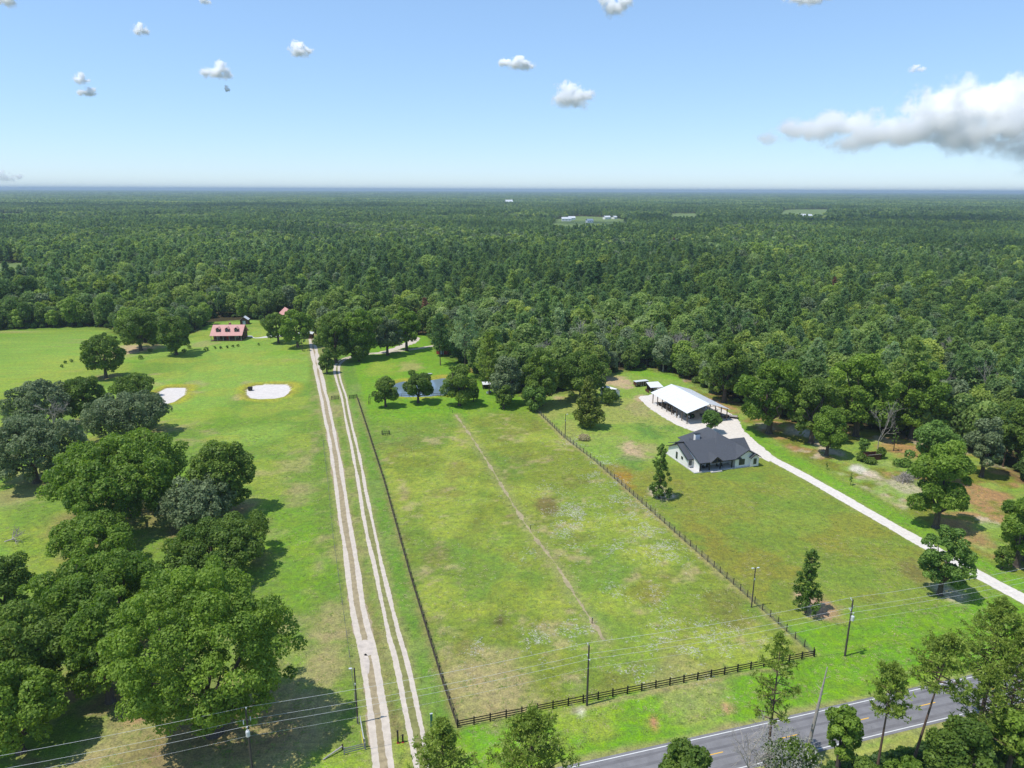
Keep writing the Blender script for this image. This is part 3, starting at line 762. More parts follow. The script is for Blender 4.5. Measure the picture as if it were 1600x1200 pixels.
for i, ((x, y, h, w), (lab, mt, ls)) in enumerate(zip(BIG_OAKS, OAK_LABELS)):
    unique_oak('oak_tree', lab, x, y, h, w, M[mt], 100 + i, 1.0, ls * (0.68 if y < 135 else 0.85), 0.06, max(0.095, min(0.24, 1.35 / (w / 2))), 0.0, 'bark', 'tree', None, 0.8 if i in (6, 16) else 0.35 if i in (12, 10, 5) else 0.15)

# ---- broadleaf and pine prototypes for the forest (unit: metres, scaled a little per tree)
M['moss_leaf'] = leaf_mat('moss_leaf', (0.140, 0.190, 0.085), (0.300, 0.370, 0.190), 0.3, 0.4)
M['lime_leaf'] = leaf_mat('lime_leaf', (0.15, 0.245, 0.035), (0.34, 0.45, 0.085), 0.3, 0.4)
LEAF_KINDS = []
for k in range(8):
    Rr = [4.6, 5.4, 4.0, 5.8, 4.4, 5.0, 4.8, 4.6][k]; h = [14, 15, 13.5, 15.5, 16, 13, 15, 14][k]; cb = [0.1, 0.08, 0.2, 0.06, 0.2, 0.05, 0.1, 0.1][k]; fm = M[['forest_leaf', 'moss_leaf', 'lime_leaf'][max(0, k - 5)]]
    q, t, c = oak_crown(300 + k, Rr, h, cb, 60, 4200, 0.42, 0.30, 0.9)
    tr = oak_trunk(300 + k, c, h, Rr, cb, 0.26, 6, 6)
    LEAF_KINDS.append((fast_mesh('crown', q, fm, t), tr.mesh('trunk', M['bark']), fast_mesh('forest_broadleaf', q[:3000], None, t[:3000], tr, [fm, M['bark']]), Rr, h))
PINE_KINDS = []
for k in range(4):
    h = [15, 17, 14, 16][k]; Rr = [3.7, 4.0, 3.3, 3.6][k]; cb = [0.28, 0.35, 0.22, 0.3][k]
    q, t, br = pine_crown(400 + k, h, Rr, cb, 36, 6, 8, 0.8, 0.20, 0.5, 0.4)
    tr = pine_trunk(400 + k, h, 0.2, br, cb, 5)
    tr2 = pine_trunk(400 + k, h, 0.2, br, cb, 4, branches=False)
    sel = np.random.default_rng(k).permutation(len(q))[:620]
    PINE_KINDS.append((fast_mesh('crown', q, M['forest_pine'], t), tr.mesh('trunk', M['pine_bark']), fast_mesh('forest_pine', q, None, t, tr2, [M['forest_pine'], M['pine_bark']]), Rr, h))

# ---- forest points
def jgrid(x0, x1, y0, y1, s, seed, jit=0.42):
    rr = np.random.default_rng(seed)
    xs, ys = np.meshgrid(np.arange(x0, x1, s), np.arange(y0, y1, s))
    ys = ys + (np.arange(xs.shape[1]) % 2)[None, :] * s * 0.5
    xs = xs + rr.uniform(-jit, jit, xs.shape) * s; ys = ys + rr.uniform(-jit, jit, ys.shape) * s
    return xs.ravel(), ys.ravel()
CLEARINGS = [[(61.18, 1278.69), (113.95, 1933.15), (189.5, 2179.17), (260.56, 2133.93), (298.34, 1950.04), (222.56, 1369.11), (157.96, 1284.6), (107.62, 1227.28)],
             [(343.97, 1661.66), (536.54, 2456.51), (629.56, 2501.19), (441.23, 1734.24), (372.7, 1633.27)],
             [(-438.22, 551.65), (-584.1, 742.0), (-499.54, 738.46), (-384.55, 568.53), (-389.37, 553.0)],
             [(-1241.33, 1696.98), (-1613.4, 2211.66), (-1505.95, 2254.64), (-1142.39, 1705.49)],
             [(702.53, 1944.35), (1119.6, 3015.22), (1347.91, 3148.49), (1236.74, 2761.87), (805.46, 1912.45)]]
HOMES = [((-136.11, 423.56), 12.0), ((-133.08, 392.64), 13.0), ((-118.78, 392.92), 12.0), ((-34.49, 339.34), 10.0), ((-50.08, 414.5), 7.0), ((-51.46, 360.57), 12.0), ((-55.91, 346.37), 9.0), ((-154.86, 406.1), 9.0), ((-144.91, 406.3), 10.0), ((-171.1, 416.27), 10.0), ((-551.21, 1720.79), 30.0), ((-544.39, 1793.95), 30.0), ((-20.35, 3862.35), 45.0), ((905.37, 2198.62), 50.0), ((49.19, 285.28), 8.0)]
def wedge(x, y, m=25.0): return (np.abs(x) < y * 0.90 + m)
def open_ground(x, y):
    o = np.zeros(x.shape, bool)
    for c in CLEARINGS: o |= in_poly(x, y, c)
    for (hx, hy), r in HOMES: o |= np.hypot(x - hx, y - hy) < r
    return o
x1, y1 = jgrid(-620, 620, 130, 760, 5.3, 1)
d1 = np.hypot(x1, y1); m = in_poly(x1, y1, FOREST) & wedge(x1, y1) & (d1 < 760) & ~open_ground(x1, y1)
m &= (fbm(x1, y1, 26, 91, 2) < 0.70)
x1, y1 = x1[m], y1[m]
x2, y2 = jgrid(-1400, 1400, 400, 1750, 6.8, 2); d2 = np.hypot(x2, y2)
m = (d2 >= 760) & (d2 < 1700) & wedge(x2, y2) & ~open_ground(x2, y2); x2, y2 = x2[m], y2[m]
x3, y3 = jgrid(-2900, 2900, 1000, 3650, 10.0, 3); d3 = np.hypot(x3, y3)
m = (d3 >= 1700) & (d3 < 3600) & wedge(x3, y3) & ~open_ground(x3, y3); x3, y3 = x3[m], y3[m]

def kind_of(x, y, seed):
    """true where pines stand: stands of pine with broadleaf belts, broadleaf along the pasture edge"""
    rr = np.random.default_rng(seed)
    s = fbm(x, y, 190, 61, 3) + rr.normal(0, 0.13, x.shape)
    d = np.where(y < 900, seg_dist(x, y, FOREST[1:-5]), 200.0)
    return s + 0.16 * sstep(18, 75, d) - 0.20 * sstep(34, 10, d) > 0.57

def proto_collection(name, meshes):
    c = bpy.data.collections.new(name)
    for i, me in enumerate(meshes): c.objects.link(bpy.data.objects.new('%s %02d' % (name, i), me))
    return c

def scatter(name, label, x, y, z, idx, sxy, sz, coll, cat='forest', seed=0):
    rr = np.random.default_rng(seed); n = len(x)
    me = bpy.data.meshes.new(name); me.vertices.add(n)
    me.vertices.foreach_set('co', np.stack([x, y, z], 1).astype(np.float32).ravel())
    a = me.attributes.new('proto', 'INT', 'POINT'); a.data.foreach_set('value', idx.astype(np.int32))
    a = me.attributes.new('turn', 'FLOAT_VECTOR', 'POINT'); a.data.foreach_set('vector', np.stack([rr.normal(0, 0.03, n), rr.normal(0, 0.03, n), rr.uniform(0, 6.283, n)], 1).astype(np.float32).ravel())
    a = me.attributes.new('size', 'FLOAT_VECTOR', 'POINT'); a.data.foreach_set('vector', np.stack([sxy, sxy, sz], 1).astype(np.float32).ravel())
    ng = bpy.data.node_groups.new(name, 'GeometryNodeTree')
    ng.interface.new_socket('Geometry', in_out='INPUT', socket_type='NodeSocketGeometry'); ng.interface.new_socket('Geometry', in_out='OUTPUT', socket_type='NodeSocketGeometry')
    gi = ng.nodes.new('NodeGroupInput'); go = ng.nodes.new('NodeGroupOutput'); ip = ng.nodes.new('GeometryNodeInstanceOnPoints')
    ci = ng.nodes.new('GeometryNodeCollectionInfo'); ci.inputs['Collection'].default_value = coll
    ci.inputs['Separate Children'].default_value = True; ci.inputs['Reset Children'].default_value = True
    L = ng.links.new
    L(gi.outputs[0], ip.inputs['Points']); L(ci.outputs[0], ip.inputs['Instance']); ip.inputs['Pick Instance'].default_value = True
    for an, ty, sk in (('proto', 'INT', 'Instance Index'), ('turn', 'FLOAT_VECTOR', 'Rotation'), ('size', 'FLOAT_VECTOR', 'Scale')):
        na = ng.nodes.new('GeometryNodeInputNamedAttribute'); na.data_type = ty; na.inputs['Name'].default_value = an
        if an == 'turn':
            er = ng.nodes.new('FunctionNodeEulerToRotation'); L(na.outputs[0], er.inputs[0]); L(er.outputs[0], ip.inputs[sk])
        else: L(na.outputs[0], ip.inputs[sk])
    L(ip.outputs[0], go.inputs[0])
    o = link(name, me); md = o.modifiers.new('scatter', 'NODES'); md.node_group = ng
    return tag(o, label, cat, None, 'stuff')

def far_proto(k, pine):
    Rr, h, cb = ((3.8, 15.5, 0.25) if pine else (5.0, 14.5, 0.1))
    if pine: q, t, br = pine_crown(500 + k, h, Rr, cb, 26, 5, 4, 1.15, 0.42, 0.5, 0.4)
    else: q, t, c = oak_crown(520 + k, Rr, h, cb, 26, 800, 0.85, 0.36)
    return fast_mesh('far tree', q, M['forest_pine' if pine else ['forest_leaf', 'forest_leaf', 'forest_leaf', 'forest_leaf', 'moss_leaf', 'lime_leaf'][k]], t)
FAR_P = [far_proto(k, True) for k in range(3)]; FAR_L = [far_proto(k, False) for k in range(6)]

# nearest forest trees as individuals
pn = kind_of(x1, y1, 11); rr = np.random.default_rng(77)
sc1 = rr.uniform(0.58, 1.12, len(x1)) * np.where(pn, 1.05, rr.uniform(0.75, 1.1, len(x1))) * (0.82 + 0.36 * fbm(x1, y1, 90, 93, 2)) * np.where(rr.uniform(size=len(x1)) > 0.93, 1.4, 1.0)
infr = (np.abs(x1) < y1 * 0.735)
edge = seg_dist(x1, y1, FOREST[1:-5])
order = np.argsort(np.hypot(x1, y1) + 1.6 * edge + np.where(infr, 0, 1e4))
chosen = np.zeros(len(x1), bool)
for want_pine, lim in ((True, 230), (False, 270)):
    n = 0
    for i in order:
        if pn[i] == want_pine and infr[i]:
            chosen[i] = True; n += 1
            if n >= lim: break
LANDMARKS = [((-250.26, 390.34), 'along the open end of the big pasture'), ((-169.21, 416.31), 'behind the red roofed house'), ((-133.35, 417.06), 'behind the parked trucks at the dirt track end'), ((-79.87, 361.69), 'at the bend of the farm track'), ((-52.27, 379.35), 'behind the sandy lane'), ((-25.14, 318.97), 'beyond the pond'), ((0.0, 269.72), 'near the tiny white roofed shelter'),
             ((25.69, 274.86), 'behind the magnolia'), ((52.79, 307.74), 'behind the long stock trailer'), ((75.93, 280.53), 'behind the open barn'), ((91.09, 241.22), 'behind the gravel yard'), ((109.19, 230.47), 'behind the multi stemmed tree'), ((125.44, 223.84), 'behind the rusty container'), ((139.46, 208.44), 'beyond the brush pile'), ((135.75, 169.69), 'beyond the gravel driveway')]
for i in np.nonzero(chosen)[0]:
    kn = int(rr.choice(8, p=[0.14] * 6 + [0.08, 0.08])); kd = PINE_KINDS[kn % 4] if pn[i] else LEAF_KINDS[kn]
    s = float(sc1[i]); sz = s * float(rr.uniform(0.88, 1.12))
    land = min(LANDMARKS, key=lambda q: math.hypot(q[0][0] - x1[i], q[0][1] - y1[i]))[1]
    size = 'tall' if s * kd[4] > 15.0 else 'short' if s * kd[4] < 10.5 else 'mid height'
    hue = '' if kd[4] is None or pn[i] else {6: 'grey green ', 7: 'light green '}.get(kn, '')
    if pn[i]: tree('pine_tree', '%s green pine in the woodland %s' % (size, land), 'pine tree', float(x1[i]), float(y1[i]), kd[0], kd[1], float(rr.uniform(0, 6.28)), (s, s, sz), 'pines of the woodland edge')
    else: tree('broadleaf_tree', '%s %sbroadleaf tree in the woodland %s' % (size, hue, land), 'tree', float(x1[i]), float(y1[i]), kd[0], kd[1], float(rr.uniform(0, 6.28)), (s, s, sz), 'broadleaf trees of the woodland edge')
C_L = proto_collection('broadleaf', [k[2] for k in LEAF_KINDS]); C_P = proto_collection('pine', [k[2] for k in PINE_KINDS])
C_FL = proto_collection('far broadleaf', FAR_L); C_FP = proto_collection('far pine', FAR_P)
def pick(rr, n, k, x, y):
    """prototype numbers; the last two of the broadleaves (grey and lime crowns) come in loose drifts"""
    if n < 6: return rr.integers(0, n, k)
    ix = rr.integers(0, n - 2, k); u = rr.uniform(size=k); g = fbm(x, y, 140, 95, 2)
    ix[(u < 0.05 + 0.30 * sstep(0.52, 0.66, g))] = n - 2; ix[(u > 0.94 - 0.24 * sstep(0.48, 0.34, g))] = n - 1
    return ix
def put(name, label, x, y, s, coll, n, seed):
    rr = np.random.default_rng(seed); k = len(x); ix = pick(rr, n, k, x, y)
    scatter(name, label, x, y, np.zeros(k), ix, s, s * rr.uniform(0.85, 1.15, k), coll, 'forest', seed)
r1 = ~chosen
put('broadleaf_forest', 'dense broadleaf trees filling the forest behind its edge', x1[r1 & ~pn], y1[r1 & ~pn], sc1[r1 & ~pn], C_L, 8, 21)
put('pine_forest', 'dense pines filling the forest behind its edge', x1[r1 & pn], y1[r1 & pn], sc1[r1 & pn], C_P, 4, 22)
xm = np.concatenate([x2, x3]); ym = np.concatenate([y2, y3]); big = np.concatenate([np.ones(len(x2)) * 0.92, np.ones(len(x3)) * 1.22])
pm = kind_of(xm, ym, 12); sm_ = rr.uniform(0.6, 1.25, len(xm)) * (0.8 + 0.4 * fbm(xm, ym, 130, 94, 2)) * np.where(pm, 1.0 + 0.25 * (big - 1), 1.0)
def put2(name, label, m, coll, n, seed):
    rr = np.random.default_rng(seed); k = int(m.sum())
    scatter(name, label, xm[m], ym[m], np.zeros(k), pick(rr, n, k, xm[m], ym[m]), sm_[m] * big[m], sm_[m] * rr.uniform(0.9, 1.1, k), coll, 'forest', seed)
put2('far_broadleaf_forest', 'broadleaf belts of the wide forest in the distance', ~pm, C_FL, 6, 23)
put2('far_pine_forest', 'dark pine stands of the wide forest in the distance', pm, C_FP, 3, 24)

# canopy patches out to the horizon
def patch_proto(seed, size, n, leaf, pine):
    rr = np.random.default_rng(seed); P_ = []; T_ = []; Nn = []
    for _ in range(n):
        cx_, cy_ = rr.uniform(-size / 2, size / 2, 2); h = rr.uniform(8, 19); k = 14
        d = unit(rr.normal(size=(k, 3)) + np.array([0, 0, 0.5])); rad = leaf * 1.25
        P_.append(np.array([cx_, cy_, h - rad]) + d * np.array([rad, rad, rad * 1.5])); Nn.append(d + np.array([0, 0, 0.3])); T_.append(np.full(k, rr.normal(0.25, 0.18)))  # crown tint set darker in place of the self-shadow these flat patches lack
    p = np.concatenate(P_); nr = np.concatenate(Nn); t = np.clip(np.concatenate(T_) + rr.normal(0, 0.1, len(p)), 0, 1)
    q = leaf_quads(rr, p, nr + rr.normal(0, 0.3, p.shape), leaf * rr.uniform(0.6, 1.2, len(p)))
    return fast_mesh('canopy', q, M['forest_pine' if pine else 'forest_leaf'], t)
def far_band(name, label, d0, d1, s, protos, seed):
    x, y = jgrid(-d1 * 0.82, d1 * 0.82, d0 * 0.6, d1, s, seed, 0.2); d = np.hypot(x, y)
    m = (d >= d0) & (d < d1) & wedge(x, y, 60) & ~open_ground(x, y); x, y = x[m], y[m]
    rr = np.random.default_rng(seed)
    idx = np.where(fbm(x, y, 420 * d0 / 3600, 71, 3) + rr.normal(0, 0.06, len(x)) > 0.48, rr.integers(0, 2, len(x)), rr.integers(2, 4, len(x)))
    sz = 0.8 + 0.5 * fbm(x, y, 900, 72, 3) + 0.25 * sstep(6000, 24000, np.hypot(x, y)) * vnoise(x, y, 3500, 73)
    scatter(name, label, x, y, np.zeros(len(x)), idx, np.ones(len(x)), sz, proto_collection(name, protos), 'forest', seed)
far_band('distant_forest', 'hazy carpet of treetops between the wide forest and the horizon', 3600, 9000, 44, [patch_proto(600 + k, 52, 26, 3.4, k < 2) for k in range(4)], 31)
far_band('horizon_forest', 'bluish band of forest along the horizon', 9000, 28000, 150, [patch_proto(620 + k, 175, 80, 7.0, k < 2) for k in range(4)], 32)

# ---- meadows and small far things in the forest
M['meadow'] = plain('meadow', (0.135, 0.185, 0.062), 0.95, 0.35, 0.02, 0.05, bump=0.0)
for c, lab in zip(CLEARINGS, ('pale meadow with farm buildings deep in the forest', 'narrow meadow beyond the farm clearing in the forest', 'mown clearing with a sandy lane in the woodland past the pasture', 'thin strip of field far off in the woods', 'sandy clearing of grey bare trees below the mast')):
    structure(sheet('meadow', c, 0.03, M['meadow'], 0.4, 2, 20.0), lab, 'meadow')

# ------------------------------------------------------------------ single trees of the yard, the pond and the woodland edge
def bb_tree(name, lab, b, mat, seed, dens=1.0, ls=0.36, cb=0.08, lobe=0.34, gap=0.0, cat='tree', trunk=None):
    wk = 1.2 if name == 'pond_tree' else 1.0
    return unique_oak(name, lab, b[0], b[1], b[2], b[3] * wk, M[mat], seed, dens, ls * 0.8, cb * 0.4, min(lobe, max(0.17, 1.5 / (b[3] / 2))), gap, 'bark', cat, trunk, 0.4 if 'bush' in name else 0.0)
EDGE = [
    ('broadleaf_tree', 'dark oak behind the lone round pasture oak, at the sandy bare ground', (-178.65, 333.66, 21.34, 22.59), 'oak_dark', 0.42, 0.12), ('broadleaf_tree', 'dull green oak in front of the forest next to the red roofed house', (-157.28, 324.27, 20.58, 18.42), 'oak_dark', 0.42, 0.1),
    ('broadleaf_tree', 'low crowned tree shading white parked things near the dirt track end', (-117.91, 350.97, 15.97, 16.05), 'oak_dark', 0.42, 0.25), ('broadleaf_tree', 'taller tree beside the pole at the end of the dirt track', (-105.39, 341.62, 19.17, 16.87), 'oak_leaf', 0.42, 0.2),
    ('broadleaf_tree', 'large tree between the two tracks where the farm track bends', (-79.02, 309.53, 23.37, 17.04), 'oak_dark', 0.4, 0.06), ('broadleaf_tree', 'broad green tree behind the round bush at the farm track bend', (-69.18, 316.99, 24.48, 19.74), 'oak_leaf', 0.4, 0.08), ('broadleaf_tree', 'grey green tree by the pale lane behind the pond', (-58.51, 325.09, 19.07, 14.31), 'oak_grey', 0.4, 0.1),
    ('broadleaf_tree', 'tall shade tree over the pale lane behind the pond', (-50.97, 335.12, 21.7, 15.93), 'oak_leaf', 0.4, 0.22), ('round_bush', 'dense dark bush wedged between the two tracks', (-78.15, 290.34, 11.16, 6.72), 'oak_dark', 0.34, 0.02), ('round_bush', 'rounded bush at the outer side of the farm track bend', (-69.08, 311.59, 9.39, 9.78), 'oak_dark', 0.34, 0.02),
    ('broadleaf_tree', 'silvery grey green tree beside the little white roofed shelter', (-1.84, 245.86, 19.05, 11.92), 'oak_grey', 0.38, 0.06), ('broadleaf_tree', 'dark spreading tree behind the green bush at the fence corner', (10.49, 245.32, 21.5, 15.53), 'oak_dark', 0.4, 0.08), ('broadleaf_tree', 'wide dark tree behind the magnolia', (25.45, 252.24, 19.07, 21.83), 'oak_dark', 0.4, 0.1),
    ('round_bush', 'bright green bush at the far corner of the wire fence', (7.77, 239.54, 9.83, 10.12), 'young_leaf', 0.3, 0.0), ('round_bush', 'dark bush below the silvery tree near the fence end', (-2.92, 240.75, 9.12, 6.33), 'oak_dark', 0.32, 0.0), ('round_bush', 'small bush against the white storage shed', (35.18, 246.46, 6.21, 6.48), 'oak_dark', 0.3, 0.0),
    ('pond_tree', 'dark pointed tree at the near bank of the pond beside the fence corner', (-45.24, 242.85, 12.61, 8.19), 'oak_dark', 0.3, 0.02), ('pond_tree', 'split crowned tree in front of the blue water', (-34.19, 247.93, 12.74, 9.97), 'oak_dark', 0.3, 0.12), ('pond_tree', 'full dark tree on the reedy end of the pond', (-18.96, 244.56, 15.75, 11.42), 'oak_dark', 0.3, 0.04), ('round_bush', 'small bush at the end of the pond near the shelter', (-14.18, 250.13, 7.02, 4.92), 'young_leaf', 0.3, 0.0),
    ('yard_tree', 'small leafy tree between the open barn and the house', (63.88, 216.08, 8.67, 6.96), 'young_leaf', 0.3, 0.1), ('yard_tree', 'multi stemmed tree over sandy ground past the gravel driveway', (92.65, 196.05, 15.28, 11.18), 'oak_leaf', 0.3, 0.18),
    ('edge_oak', 'large oak leaning over the yard behind the open barn', (78.01, 250.17, 24.01, 16.72), 'oak_dark', 0.4, 0.1), ('edge_oak', 'broad bright oak in the woodland behind the gravel yard', (82.53, 215.75, 26.05, 21.62), 'oak_leaf', 0.42, 0.08), ('edge_oak', 'tallest rounded oak behind the bare sapling', (109.3, 213.32, 28.19, 20.96), 'oak_leaf', 0.42, 0.08), ('edge_oak', 'dark oak at the woodland edge behind the multi stemmed tree', (92.41, 206.76, 23.78, 13.62), 'oak_dark', 0.4, 0.05), ('edge_oak', 'rounded oak set back from the brush pile', (126.08, 211.67, 25.63, 17.87), 'oak_leaf', 0.42, 0.08),
    ('edge_oak', 'deep green tree with a dark trunk beside the brush pile', (98.3, 149.97, 20.76, 14.55), 'oak_leaf', 0.32, 0.14), ('edge_oak', 'light green tree rising behind the deep green one by the brush pile', (113.8, 178.69, 16.65, 13.68), 'young_leaf', 0.34, 0.1), ('edge_oak', 'tree beyond the bush at the gravel driveway side', (104.84, 132.3, 18.54, 9.65), 'oak_leaf', 0.30, 0.08), ('edge_oak', 'grey green tree between the two scrub edge oaks', (128.28, 180.41, 17.25, 9.83), 'oak_grey', 0.34, 0.1), ('edge_oak', 'shaded oak farther inside the scrub past the brush pile', (142.63, 186.59, 22.55, 15.94), 'oak_dark', 0.36, 0.08),
    ('round_bush', 'small round bush alone in the grass beyond the driveway', (101.14, 131.14, 5.31, 3.67), 'oak_dark', 0.26, 0.0), ('round_bush', 'leafy bush in front of the tree at the driveway side', (108.1, 134.63, 10.91, 8.28), 'oak_leaf', 0.3, 0.0)]
for i, (nm, lab, b, mt, ls, cb) in enumerate(EDGE):
    bb_tree(nm, lab, b, mt, 700 + i, 1.0, ls, cb, 0.30, 0.2 if nm == 'pond_tree' else 0.28 if nm == 'edge_oak' else 0.15 if 'tree' in nm else 0.0, 'bush' if 'bush' in nm else 'tree')

# magnolia, conical and dense
def cone_tree(name, lab, b, mat, seed, ls, cb, power=0.8, lobes=110, belly=0.28, gap=0.0, cat='tree'):
    x, y, h, w = b; rr = np.random.default_rng(seed); Rr = w / 2; cs = []; rs = []
    for i in range(lobes):
        t = (i + 0.5) / lobes; z = h * (cb + (1 - cb) * t); prof = min(1, (t + 0.12) / belly) * (1 - t) ** power if t > 0 else 0.5
        a = i * 2.4 + rr.uniform(-0.4, 0.4); L = Rr * prof
        r_ = max(0.14 * Rr, 0.25 * L) * rr.uniform(0.75, 1.3); q = max(L - r_ * 0.75, 0) * rr.uniform(0.4, 1.25)
        if rr.uniform() < gap: continue
        cs.append((q * math.cos(a), q * math.sin(a), min(z, h - r_ * 0.6))); rs.append(r_)
    cs = np.array(cs); rs = np.array(rs)
    nq = int(min(16000, 1.2 * np.sum(rs ** 2) * 8 / ls ** 2)); w_ = rs ** 2; k = rr.choice(len(rs), nq, p=w_ / w_.sum())
    d = unit(rr.normal(size=(nq, 3)) + np.array([0, 0, 0.25])); p = cs[k] + d * (rs[k] * rr.uniform(0.55, 1.1, nq))[:, None]
    lt = rr.normal(0.5, 0.16, len(rs)); t = np.clip(lt[k] + rr.normal(0, 0.2, nq), 0, 1)
    q = leaf_quads(rr, p, d + rr.normal(0, 0.6, p.shape), ls * 0.8 * rr.uniform(0.6, 1.3, nq))
    mb = MB(); mb.lathe([(0.022 * h, -0.15), (0.016 * h, 0.4), (0.012 * h, h * 0.5), (0.02, h * 0.95)], n=7)
    for j in range(0, len(cs), 3): mb.tube((0, 0, cs[j][2] * 0.85), cs[j], 0.06, 0.02, 4, False)
    return tree(name, lab, cat, x, y, fast_mesh('crown', q, M[mat], t), mb.mesh('trunk', M['bark']))
cone_tree('magnolia_tree', 'dense olive green magnolia with a dark shadow in the side lawn', (24.69, 220.53, 17.29, 11.2), 'magnolia_leaf', 810, 0.34, 0.05, 0.62)
cone_tree('cedar_tree', 'columnar cedar ringed with pale sand beside the house', (37.26, 165.6, 14.45, 5.92), 'cedar_leaf', 811, 0.25, 0.05, 0.36, 110, 0.16, 0.32)
cone_tree('cedar_tree', 'dense cedar alone on the lawn between two utility poles', (54.26, 115.29, 12.75, 5.12), 'cedar_leaf', 812, 0.22, 0.07, 0.36, 120, 0.16, 0.28)
bs_ = (82.61, 121.43, 14.75, 10.2); unique_oak('sycamore_tree', 'loosely branched young tree leaning over the gravel driveway', bs_[0], bs_[1], bs_[2], bs_[3], M['young_leaf'], 813, 0.8, 0.2, 0.06, 0.17, 0.42)
for k, (b, lab) in enumerate((((89.55, 174.11, 3.66, 1.69), 'slim sapling in the grass strip below the bare sandy scrub'), ((88.02, 185.32, 2.09, 1.43), 'tiny sapling in the grass nearer the driveway bend'), ((90.59, 210.35, 3.74, 2.4), 'small sapling at the white sand patch by the scrub'), ((114.37, 199.98, 8.19, 2.86), 'thin young tree on the straw coloured scrub ground'), ((-100.89, 333.24, 9.52, 5.52), 'small round topped tree at the end of the dirt track'))):
    cone_tree('sapling', lab, b, 'young_leaf', 820 + k, 0.22, 0.3, 0.6, 14, 0.35)

# ---- pines at the woodland edge and in the foreground
def near_pine(lab, x, y, h, seed, Rr, cb, nb, tufts, blades=10, bl=0.5, bw=0.055, mat='pine_needle', tilt=None, tr=0.2, top=0.55, full=0.4, name='pine_tree'):
    q, t, br = pine_crown(seed, h, Rr, cb, int(nb * 1.3), int(tufts * 1.6), blades, bl, bw, top, full)
    return tree(name, lab, 'pine tree', x, y, fast_mesh('crown', q, M[mat], t), pine_trunk(seed, h, tr, br, cb).mesh('trunk', M['pine_bark']), 0.0, (1, 1, 1), None, tilt)
for k, (b, lab, mt) in enumerate((((-31.76, 305.35, 22.63, 10.66), 'slim pine with a bare lower trunk by the red shed', 'forest_pine'), ((-19.36, 283.81, 30.07, 13.56), 'tall pine over bare needle covered ground behind the pond', 'forest_pine'), ((-8.67, 259.08, 23.91, 11.52), 'light green pine in front of the forest next to the silvery tree', 'pine_needle'))):
    near_pine(lab, b[0], b[1], b[2], 840 + k, b[3] * 0.55, 0.22 if k == 2 else 0.4, 44, 7, 8, 0.9, 0.15, mt, None, 0.22)
FG = [
    ('bushy pine whose top shows beside the farm track gate posts', (-7.78, 67.0, 17.25), 5.2, 0.30, 46, 9, None), ('wide bushy pine whose top rises before the rail fence', (2.43, 67.0, 18.83), 6.8, 0.25, 64, 11, None),
    ('thin open pine standing before the end of the black rail fence', (34.56, 79.0, 20.72), 4.0, 0.34, 30, 6, None), ('slim pine with a small crown at the far road edge line', (47.75, 76.0, 18.09), 3.7, 0.60, 26, 9, None),
    ('tall leaning pine with a round crown over the road', (53.45, 78.0, 21.49), 4.8, 0.62, 30, 11, (0.02, 0.09)), ('tallest dense pine hiding the bend of the road', (66.01, 84.0, 22.31), 6.4, 0.42, 46, 11, None), ('pine at the road beside the tallest dense pine', (66.65, 80.0, 20.45), 5.0, 0.35, 40, 9, None), ('lower pine filling the space under the tallest dense pine', (61.58, 78.0, 16.65), 4.4, 0.25, 36, 8, None)]
for k, (lab, (x, y, h), Rr, cb, nb, tf, tl) in enumerate(FG):
    near_pine(lab, x, y, h, 860 + k, Rr, cb, nb, tf, 11, 0.46, 0.075, 'pine_needle', tl, 0.22)
FGB = [('leafy treetop rising in front of the yellow centre dashes', (20.71, 69.0, 12.98), 7.2, 'oak_dark', 0.22), ('leafy tree under the leaning snag at the roadside', (42.61, 76.0, 12.81), 5.2, 'oak_leaf', 0.22), ('dark leafy tree crowding the road shoulder below the slim pine', (34.4, 72.0, 11.09), 6.0, 'oak_dark', 0.22),
       ('wide green treetop beside the tall leaning pine', (55.1, 72.0, 13.77), 8.0, 'oak_dark', 0.22), ('bushy treetop next to the wide green one at the road', (64.76, 76.0, 12.04), 6.0, 'oak_leaf', 0.22), ('short leafy treetop between the slim pine and the tall leaning pine', (48.47, 71.0, 9.63), 5.5, 'oak_leaf', 0.22), ('low leafy treetop between the snag and the slim pine', (43.32, 70.0, 9.8), 5.0, 'oak_dark', 0.22)]
for k, (lab, (x, y, h), w, mt, ls) in enumerate(FGB):
    unique_oak('roadside_tree', lab, x, y, h, w, M[mt], 880 + k, 0.8, ls * 0.85, 0.3, 0.26, 0.3)

# ---- dead and bare trees
def dead(name, lab, x, y, h, spread, r0, seed, depth=4, kids=3, cat='dead tree', mat='dead_wood', tilt=None):
    o = bare_branches(seed, h, spread, r0, depth, kids).build(name, M[mat]); o.location = (x, y, 0)
    if tilt: o.rotation_euler = tilt
    return tag(o, lab, cat)
b = (-145.45, 215.19, 13.66, 13.82); dead('dead_tree', 'bare grey dead tree among the grey green oaks', b[0] + 2, b[1] - 5, 13.5, 0.62, 0.32, 901, 5, 3)
b = (-141.94, 217.06, 6.49, 6.17); dead('dead_tree', 'fallen grey branches beside the dead tree', b[0] + 1, b[1] - 3, 8, 0.6, 0.2, 902, 4, 3, tilt=(0.2, 0.9, -0.6))
x, y = (-111.45, 141.46); dead('dead_tree', 'heap of bare fallen branches lying alone in the pasture grass', x, y, 6.5, 0.55, 0.16, 903, 4, 3, tilt=(0.3, 1.2, 0.4))
x, y = (109.18, 199.18); dead('bare_sapling', 'tall pale bare sapling behind the rusty container', x, y, 17, 0.36, 0.14, 904, 4, 3)
x, y, h = (29.42, 71.0, 13.24); dead('bare_tree', 'grey leafless tree full of fine twigs beside the road', x, y, h, 0.55, 0.2, 905, 5, 3)
b_, t_, c_ = oak_crown(906, 4.6, h * 0.98, 0.35, 30, 2600, 0.10, 0.3, 0.85, 0.2)
